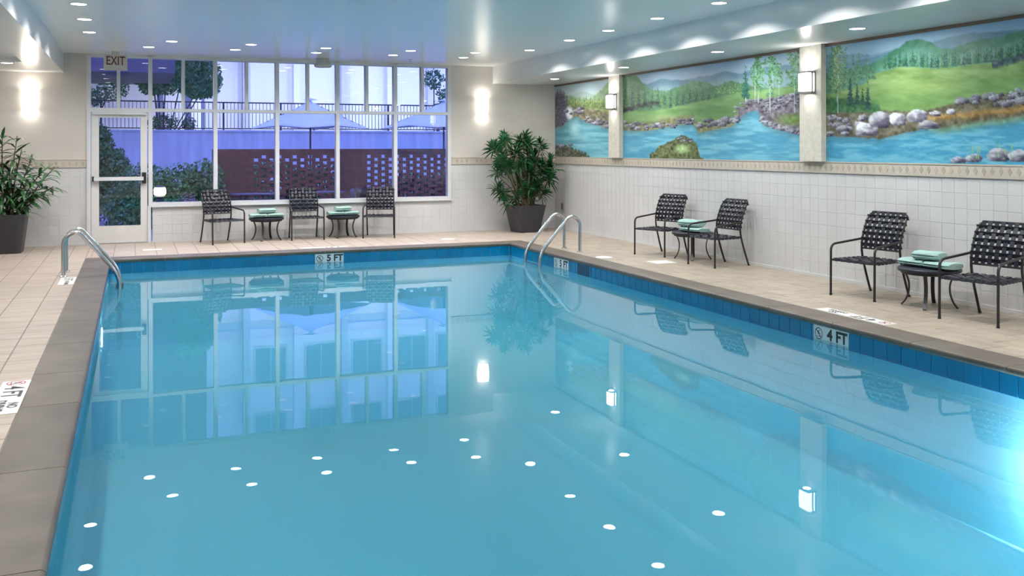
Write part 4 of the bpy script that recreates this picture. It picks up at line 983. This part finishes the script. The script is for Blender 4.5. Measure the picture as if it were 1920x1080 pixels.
for k, (hx, hy, hz) in enumerate(heads):
    hz = hz * .95 + .01
    o = link('leaf_head', hv[k % 6], None, pr, (hx, hy, hz - .04)); o.rotation_euler = (rr.uniform(-.4, .4), hx * 1.0 + rr.uniform(-.3, .3), rr.uniform(0, 6.28))
    s_ = rr.uniform(.85, 1.1); o.scale = (s_,) * 3
    bx_ = max(-.18, min(.18, hx * .35)); 
    cn.tube(smooth_path([(bx_, hy * .5, .44), (bx_ * 1.1 + hx * .08, hy * .6, .44 + (hz - .44) * .45), (hx * .85, hy, hz - .12), (hx, hy, hz)], 3), .009, 6)
cn.build('canes', M['stem'], pr, True)
for h_ in pr.children:
    if h_.name.startswith('leaf_head'): h_['kind'] = 'stuff'
# left plant: broad drooping leaves on several stems
pl = planter('potted_plant', 'tall leafy plant in a charcoal planter at the left edge', (-1.83, 16.02, 0), .0, .68, .54, .58, .16)
rl = random.Random(5)
stems = [(.0, .0, 1.80), (.18, -.05, 1.75), (.34, .05, 1.40), (-.12, -.1, 1.60), (-.30, .05, 1.75), (.30, -.12, 1.05), (.10, .08, 1.30), (-.2, .1, 1.30), (.46, -.02, 1.20), (.02, -.15, 1.05), (-.38, -.08, 1.4), (.22, .1, 1.55), (-.05,-.12,1.35), (.62, 0, 1.28), (.60, .05, .98), (.48, -.1, .86)]
lv = [MB().leaf((0, 0, 0), (1, 0, .15), (0, 0, 1), 1.0, .155, dr_, .10).mesh('leaf') for dr_ in (.2, .45, .8)]
for l_ in lv: l_.materials.append(M['leaf2'])
extra = MB(); cl = MB(); cnt = 0
for sx, sy, sz in stems:
    base = Vector((sx * .35, sy * .5, .52)); top = Vector((sx * 1.15, sy, sz)); mid = base.lerp(top, .5) + Vector((0, 0, .06))
    pth = smooth_path([base, mid, top], 6); cl.tube(pth, [.014 - .007 * i / len(pth) for i in range(len(pth))], 6)
    nl = 26
    for k in range(nl):
        f = .22 + .78 * (k / nl) ** .8; p = pth[min(int(f * (len(pth) - 1)), len(pth) - 1)]
        a = k * 2.4 + rl.random() * .6; L = rl.uniform(.25, .38) * (1.0 if f < .9 else .85)
        if cnt < 298:
            o = link('leaf', rl.choice(lv), None, pl, p); o.scale = (L, L, L); o.rotation_euler = (rl.uniform(-.3, .3), -(f - .62) * 1.7 + rl.uniform(-.35, .2), a); cnt += 1
        else:
            extra.leaf(p, (math.cos(a), math.sin(a), rl.uniform(0, .8)), (0, 0, 1), L, .05, .5)
cl.build('stems', M['stem'], pl, True)
if extra.v:
    o = extra.build('small_leaves', M['leaf2'], pl); o['kind'] = 'stuff'

# ================================================================== OUTSIDE
tag(MB().box(-30, 45, YB + .22, 34.0, -.15, -.04).build('patio_ground', M['paving']), 'paved patio outside the windows', kind='structure')
# pierced brick screen
bw = struct_empty('brick_screen', 'low red brick screen wall with square openings outside the windows')
bw['kind'] = 'structure'
BL, BH, Y0 = .165, .0685, 21.0
full = MB().box(-BL / 2 + .004, BL / 2 - .004, -.05, .05, -BH / 2 + .004, BH / 2 - .004).mesh('brick')
half = MB().box(-BL / 4 + .004, BL / 4 - .004, -.05, .05, -BH / 2 + .004, BH / 2 - .004).mesh('brick')
x_left, x_right, ztop = 1.55, 7.6, 1.545
mb = MB(); cnt = 0; restbk = MB()
def solid_zone(x): return x < 2.3 or 4.20 < x < 4.90
ncol = int((x_right - x_left) / (BL)); nrow = 22
for r_ in range(nrow):
    z = ztop - (r_ + .5) * BH
    for i in range(ncol * 1):
        x = x_left + (i + .5) * BL + (r_ % 2) * BL / 2 * 0
        solid = solid_zone(x) or r_ < 2
        opening = False
        if not solid:
            opening = ((r_ % 2 == 0) if i % 2 == 0 else (r_ % 2 == 1))
        if opening:
            wdt = BL * .21
            for sx in (-1, 1):
                c_ = (x + sx * (BL / 2 - wdt / 2) , Y0, z)
                restbk.box(c_[0] - wdt / 2 + .001, c_[0] + wdt / 2 - .001, Y0 - .05, Y0 + .05, z - BH / 2 + .003, z + BH / 2 - .003)
        else:
            xx_ = x + (BL / 2 if (r_ % 2 and solid and not (r_ >= 2 and not solid_zone(x + BL))) else 0)
            if cnt < 298:
                link('brick', full, M['brick'], bw, (xx_, Y0 + (.0), z)); cnt += 1
            else: restbk.box(xx_ - BL / 2 + .003, xx_ + BL / 2 - .003, Y0 - .05, Y0 + .05, z - BH / 2 + .003, z + BH / 2 - .003)
            mb.box(x - BL / 2, x + BL / 2, Y0 - .04, Y0 + .04, z - BH / 2, z + BH / 2)
o = restbk.build('screen_bricks', M['brick'], bw); o['kind'] = 'stuff'
mb.build('mortar_bed', M['mortar'], bw)
# concrete retaining wall and railing
tag(MB().box(-30, 45, 34, 34.5, -.1, 2.14).box(-30, 45, 33.94, 34.56, 2.14, 2.20).build('retaining_wall', M['concrete']), 'streaked concrete retaining wall beyond the patio', kind='structure')
tag(MB().box(-30, 45, 34.5, 62, 1.9, 2.14).build('upper_terrace', M['paving']), 'raised terrace beyond the retaining wall', kind='structure')
rl_ = thing('metal_railing', 'black metal railing along the top of the concrete retaining wall', 'railing', (0, 34.2, 2.20))
MB().box(-3, 14, -.02, .02, .94, .985).build('top_rail', M['rail'], rl_); MB().box(-3, 14, -.015, .015, .04, .075).build('bottom_rail', M['rail'], rl_)
bme = MB().box(-.009, .009, -.009, .009, .075, .94).mesh('baluster'); pme = MB().box(-.03, .03, -.03, .03, 0, .985).mesh('rail_post')
x = -2.95; k = 0
while x < 14:
    if k % 16 == 0: link('rail_post', pme, M['rail'], rl_, (x, 0, 0))
    else: link('baluster', bme, M['rail'], rl_, (x, 0, 0))
    x += .122; k += 1
# pale building
bd = thing('office_building', 'tall pale building with vertical panels beyond the railing', 'building', (0, 46, 2.14))
pm = MB()
MB().box(3.1, 24, .5, 8, 0, 16).build('wall', M['paleface'], bd)
MB().box(3.1, 24, .35, .5, 4.2, 4.5).build('ledge', M['column'], bd)
for x in (4.95, 7.3, 9.6, 11.9, 14.0, 16.4, 18.8):
    MB().box(x - .15, x + .15, .0, .5, 0, 16).build('column', M['column'] if x in (4.95, 14.0, 9.6) else M['paleface'], bd)
for j, z in enumerate((5.4, 8.6, 11.8)):
    for i, x in enumerate((5.3, 7.7, 10.0, 12.3, 14.4, 16.8)):
        f_ = MB().box(x, x + 1.6, .44, .52, z, z + 1.9).build('window', M['column'], bd)
        MB().box(x + .1, x + .78, .42, .45, z + .1, z + 1.8).box(x + .84, x + 1.5, .42, .45, z + .1, z + 1.8).build('pane', mat('facade_glass%d%d' % (j, i), (.10, .14, .25), .1), f_)
for x in (4, 7, 10, 13, 16):
    area('wall_washer', bd, (x, -5.5, .2), .6, 120, (.80, .88, 1), (math.radians(115), 0, 0), spread=math.radians(150))
# dark wing with overhang, left
dk = thing('dark_building', 'dark building wing with a flat overhang seen above the door', 'building', (-3, 40, 2.14))
MB().box(-14, 4.2, -9, -4, 1.75, 2.6).build('overhang', M['darkface'], dk)
MB().box(-14, 5.8, 1, 8, 2.2, 9).build('upper_wall', M['darkface'], dk)
MB().box(-14, 5.8, 4, 8, 0, 2.2).build('lower_wall', M['paleface'], dk)
for x in (-1.5, 3.85, 4.9): MB().box(x, x + .25, -.2, .4, 0, 2.3).build('column', M['column'], dk)
for x in (-1, 2, 4): area('porch_lamp', dk, (x, 1.5, 2.1), .5, 130, (.9, .92, 1), (math.radians(-30), 0, 0))
# foliage
def leaves(m_, c, rad, n, sz, rr, shell=.5):
    for _ in range(n):
        while True:
            d = Vector((rr.uniform(-1, 1), rr.uniform(-1, 1), rr.uniform(-1, 1)))
            if .01 < d.length < 1: break
        d = d.normalized() * (shell + (1 - shell) * rr.random())
        p = Vector(c) + Vector((d.x * rad[0], d.y * rad[1], d.z * rad[2]))
        a = Vector((rr.uniform(-1, 1), rr.uniform(-1, 1), rr.uniform(-1, 1))).normalized() * sz; b = a.cross(Vector((rr.uniform(-1, 1), rr.uniform(-1, 1), rr.uniform(-1, 1)))).normalized() * sz * .5
        k = len(m_.v); m_.v += [tuple(p - a), tuple(p - b), tuple(p + a), tuple(p + b)]; m_.f.append((k, k + 1, k + 2, k + 3))
def shrub(name, label, loc, blobs, m_, sz, n, seed, cat='shrub', group=None):
    t = thing(name, label, cat, loc, 0, group); rr = random.Random(seed); f_ = MB()
    for c, r3 in blobs: leaves(f_, c, r3, int(n * r3[0] * r3[2] * 4), sz, rr)
    o_ = f_.build('foliage', m_, t); o_['kind'] = 'stuff'
    s_ = MB()
    for c, r3 in blobs: s_.tube([(c[0] * .3, c[1] * .3, 0), (c[0], c[1], c[2])], .025, 6)
    s_.build('stem', M['bark'], t, True); return t
shrub('garden_shrub', 'large dark evergreen shrub outside the left part of the glass door', (-.95, 21.9, -.04), [((0, 0, 1.25), (.65, .5, 1.0)), ((.40, -.1, .85), (.60, .4, .8)), ((-.5, 0, .9), (.7, .4, .9)), ((.2, 0, 1.65), (.40, .3, .50)), ((.55, 0, 1.25), (.35, .3, .4))], M['bush'], .055, 1300, 1)
shrub('garden_hedge', 'leafy hedge behind the door glass, the bollard and the end of the brick screen', (.75, 20.3, -.04), [((-.55, .1, .72), (.55, .4, .62)), ((-.2, .1, .5), (.6, .4, .5)), ((.15, .1, .74), (.5, .4, .58)), ((.5, .1, .6), (.45, .4, .5)), ((.62, 0, .92), (.40, .35, .48)), ((.5, -.1, .4), (.6, .35, .4)), ((-.1, -.1, .3), (.9, .35, .35)), ((-.9, 0, .4), (.5, .35, .45))], M['bush'], .05, 1100, 2)
shrub('flower_bush', 'purple flowering bush low beside the bollard', (.98, 19.3, -.04), [((0, 0, .40), (.24, .2, .38)), ((.1, 0, .3), (.25, .2, .3))], M['bushp'], .022, 900, 5)
shrub('garden_shrub', 'dark shrubbery behind the left openings of the brick screen', (3.0, 22.2, -.04), [((0, 0, .75), (.8, .3, .60)), ((1.0, 0, .72), (.8, .3, .55))], M['bush'], .06, 800, 6)
shrub('garden_shrub', 'low shrubbery behind the right openings of the brick screen', (6.4, 22.2, -.04), [((0, 0, .50), (.9, .3, .5)), ((1.0, 0, .6), (.8, .3, .55)), ((-1, 0, .3), (.6, .3, .4))], M['bush'], .06, 800, 7)
shrub('terrace_tree', 'dark spreading tree above the railing left of the pale building', (1.0, 38.0, 2.14), [((.15, 0, 2.3), (1.4, .8, .85)), ((.9, 0, 3.1), (1.0, .8, .9)), ((-.4, 0, 2.9), (.9, .7, .9)), ((-.3, 0, 1.9), (.6, .5, .5)), ((1.7, 0, 2.1), (.5, .5, .8)), ((-.2, 0, 3.2), (.8, .6, .6)), ((1.3, 0, 1.7), (.7, .5, .4))], M['bush'], .085, 800, 8, 'tree')
shrub('terrace_tree', 'feathery tree crown seen above the glass door', (-1.9, 38.0, 2.14), [((.3, 0, 1.3), (.8, .4, .4)), ((1.2, 0, 1.7), (.6, .4, .5)), ((-.3, 0, .8), (.5, .4, .3))], M['bush'], .07, 420, 9, 'tree')
shrub('terrace_tree', 'small leafy tree at the right end of the windows', (11.7, 38.0, 2.14), [((0, 0, 2.3), (.55, .4, .45)), ((.3, 0, 1.0), (.45, .4, .5)), ((.4, 0, 1.7), (.3, .3, .3))], M['bush'], .08, 330, 10, 'tree')
shrub('terrace_shrub', 'low round shrub behind the railing, left part', (1.0, 36.5, 2.14), [((0, 0, .35), (.6, .4, .33)), ((.9, 0, .3), (.3, .3, .28))], M['bush'], .06, 600, 11)
# umbrellas
def umbrella(loc, rz, label, w_, zt, ze):
    t = thing('patio_umbrella', label, 'umbrella', loc, rz, 'pale square patio umbrellas')
    MB().tube([(0, 0, 0), (0, 0, zt - .02)], .024, 10).build('pole', M['bronze'], t, True)
    MB().lathe([(.26, 0), (.26, .05), (.05, .08), (.04, .30)], 20).build('base', M['bronze'], t, True)
    N = 16; V = []; F = []
    def h_(u, v):
        r = max(abs(u), abs(v)); corner = min(abs(u), abs(v)) / max(r, 1e-6)
        return zt - (zt - ze) * (r ** .9) * (1 + .16 * corner) + .0 - .10 * r * r * (1 - corner) * .3
    for i in range(N + 1):
        for j in range(N + 1):
            u = i / N * 2 - 1; v = j / N * 2 - 1; r = max(abs(u), abs(v))
            pull = 1 - .10 * (1 - (min(abs(u), abs(v)) / max(r, 1e-6))) * r
            V.append((u * w_ / 2 * pull, v * w_ / 2 * pull, h_(u, v)))
    for i in range(N):
        for j in range(N):
            a = i * (N + 1) + j; F.append((a, a + N + 1, a + N + 2, a + 1))
    c = MB(); c.v = V; c.f = F; co = c.build('canopy', M['canvas'], t, True)
    md = co.modifiers.new('thick', 'SOLIDIFY'); md.thickness = .004
    vm = MB(); vm.loft([[(s1 * q, s2 * q, z) for s1, s2 in ((1, 1), (-1, 1), (-1, -1), (1, -1))] for q, z in ((.14, zt - .005), (.02, zt + .04))]); vm.build('vent_cap', M['canvas'], t)
    for s1, s2 in ((1, 1), (-1, 1), (-1, -1), (1, -1)):
        MB().tube([(0, 0, zt - .05), (s1 * w_ / 2 * .97, s2 * w_ / 2 * .97, h_(1, 1) - .015)], .010, 6).build('rib', M['bronze'], t)
umbrella((4.14, 24.0, -.04), .55, 'pale square patio umbrella in the middle of the windows', 2.15, 2.82, 2.19)
umbrella((7.66, 24.0, -.04), .35, 'pale square patio umbrella cut by the right window edge', 2.45, 2.86, 2.22)
for x_, q_ in ((-1.6, 'left'), (2.4, 'middle'), (6.4, 'right')):  # unseen lamps added to light the brick screen, bushes and umbrellas
    t = thing('added_patio_lamp', 'unseen lamp added above the windows outside to light the patio, %s of three' % q_, 'wall lamp', (x_, YB + .22, 3.75))
    MB().lathe([(.02, .1), (.14, .04), (.16, -.02), (.12, -.03)], 20, (0, .2, 0)).build('shade', M['bronze'], t, True)
    MB().box(-.02, .02, 0, .2, .04, .08).build('bracket', M['bronze'], t)
    area('bulb', t, (0, .2, -.05), .2, 55, (1, .92, .85), (math.radians(35), 0, 0))
# bollard lamp
t = thing('bollard_lamp', 'short dark bollard with a glowing warm head outside the first window', 'lamp', (.47, 19.4, -.04))
MB().lathe([(.07, 0), (.07, .66), (.11, .68)], 20).build('post', M['bronze'], t, True)
MB().lathe([(.09, .70), (.108, .73), (.108, .82), (.09, .85)], 20).build('lamp_head', M['bollard'], t, True)
MB().lathe([(.09, .852), (.08, .875), (.02, .89)], 20).build('cap', M['bronze'], t, True)
# outdoor table and chairs
def patio_set(x, y, label):
    t = thing('patio_table', label, 'table', (x, y, -.04))
    MB().lathe([(.48, .70), (.50, .71), (.50, .725), (.48, .735)], 28).build('table_top', mat('dark_glass_top', (.05, .05, .09), .08), t, True)
    for k in range(4):
        a = k * PI / 2 + .4; MB().tube([(.38 * math.cos(a), .38 * math.sin(a), 0), (.30 * math.cos(a), .30 * math.sin(a), .70)], .02, 8).build('leg', M['bronze'], t, True)
patio_set(2.2, 19.0, 'round dark patio table outside the second window')
patio_set(3.6, 19.3, 'round dark patio table outside the third window')
def patio_arm(x, y, rz, label):
    t = thing('patio_armchair', label, 'chair', (x, y, -.04), rz)
    sh = []
    for zz, k in ((.38, 1.0), (.58, 1.05), (.76, 1.0)):
        sh.append([(.30 * k * math.cos(a), .28 * k * math.sin(a), zz + .05 * math.sin(a)) for a in [PI * (-.15 + 1.3 * j / 14) for j in range(15)]])
    o_ = MB().loft(sh, cap=False, closed=False).build('backrest', M['bronze'], t, True); md = o_.modifiers.new('thick', 'SOLIDIFY'); md.thickness = .03
    MB().lathe([(.26, .38), (.29, .40), (.29, .44), (.01, .46)], 20).build('seat', M['bronze'], t, True)
    for sx in (-1, 1):
        for sy in (-1, 1): MB().tube([(.22 * sx, .2 * sy, 0), (.20 * sx, .18 * sy, .40)], .017, 8).build('leg', M['bronze'], t, True)
patio_arm(4.25, 18.4, .2, 'dark curved-back patio armchair outside, left of the rightmost strap chair')
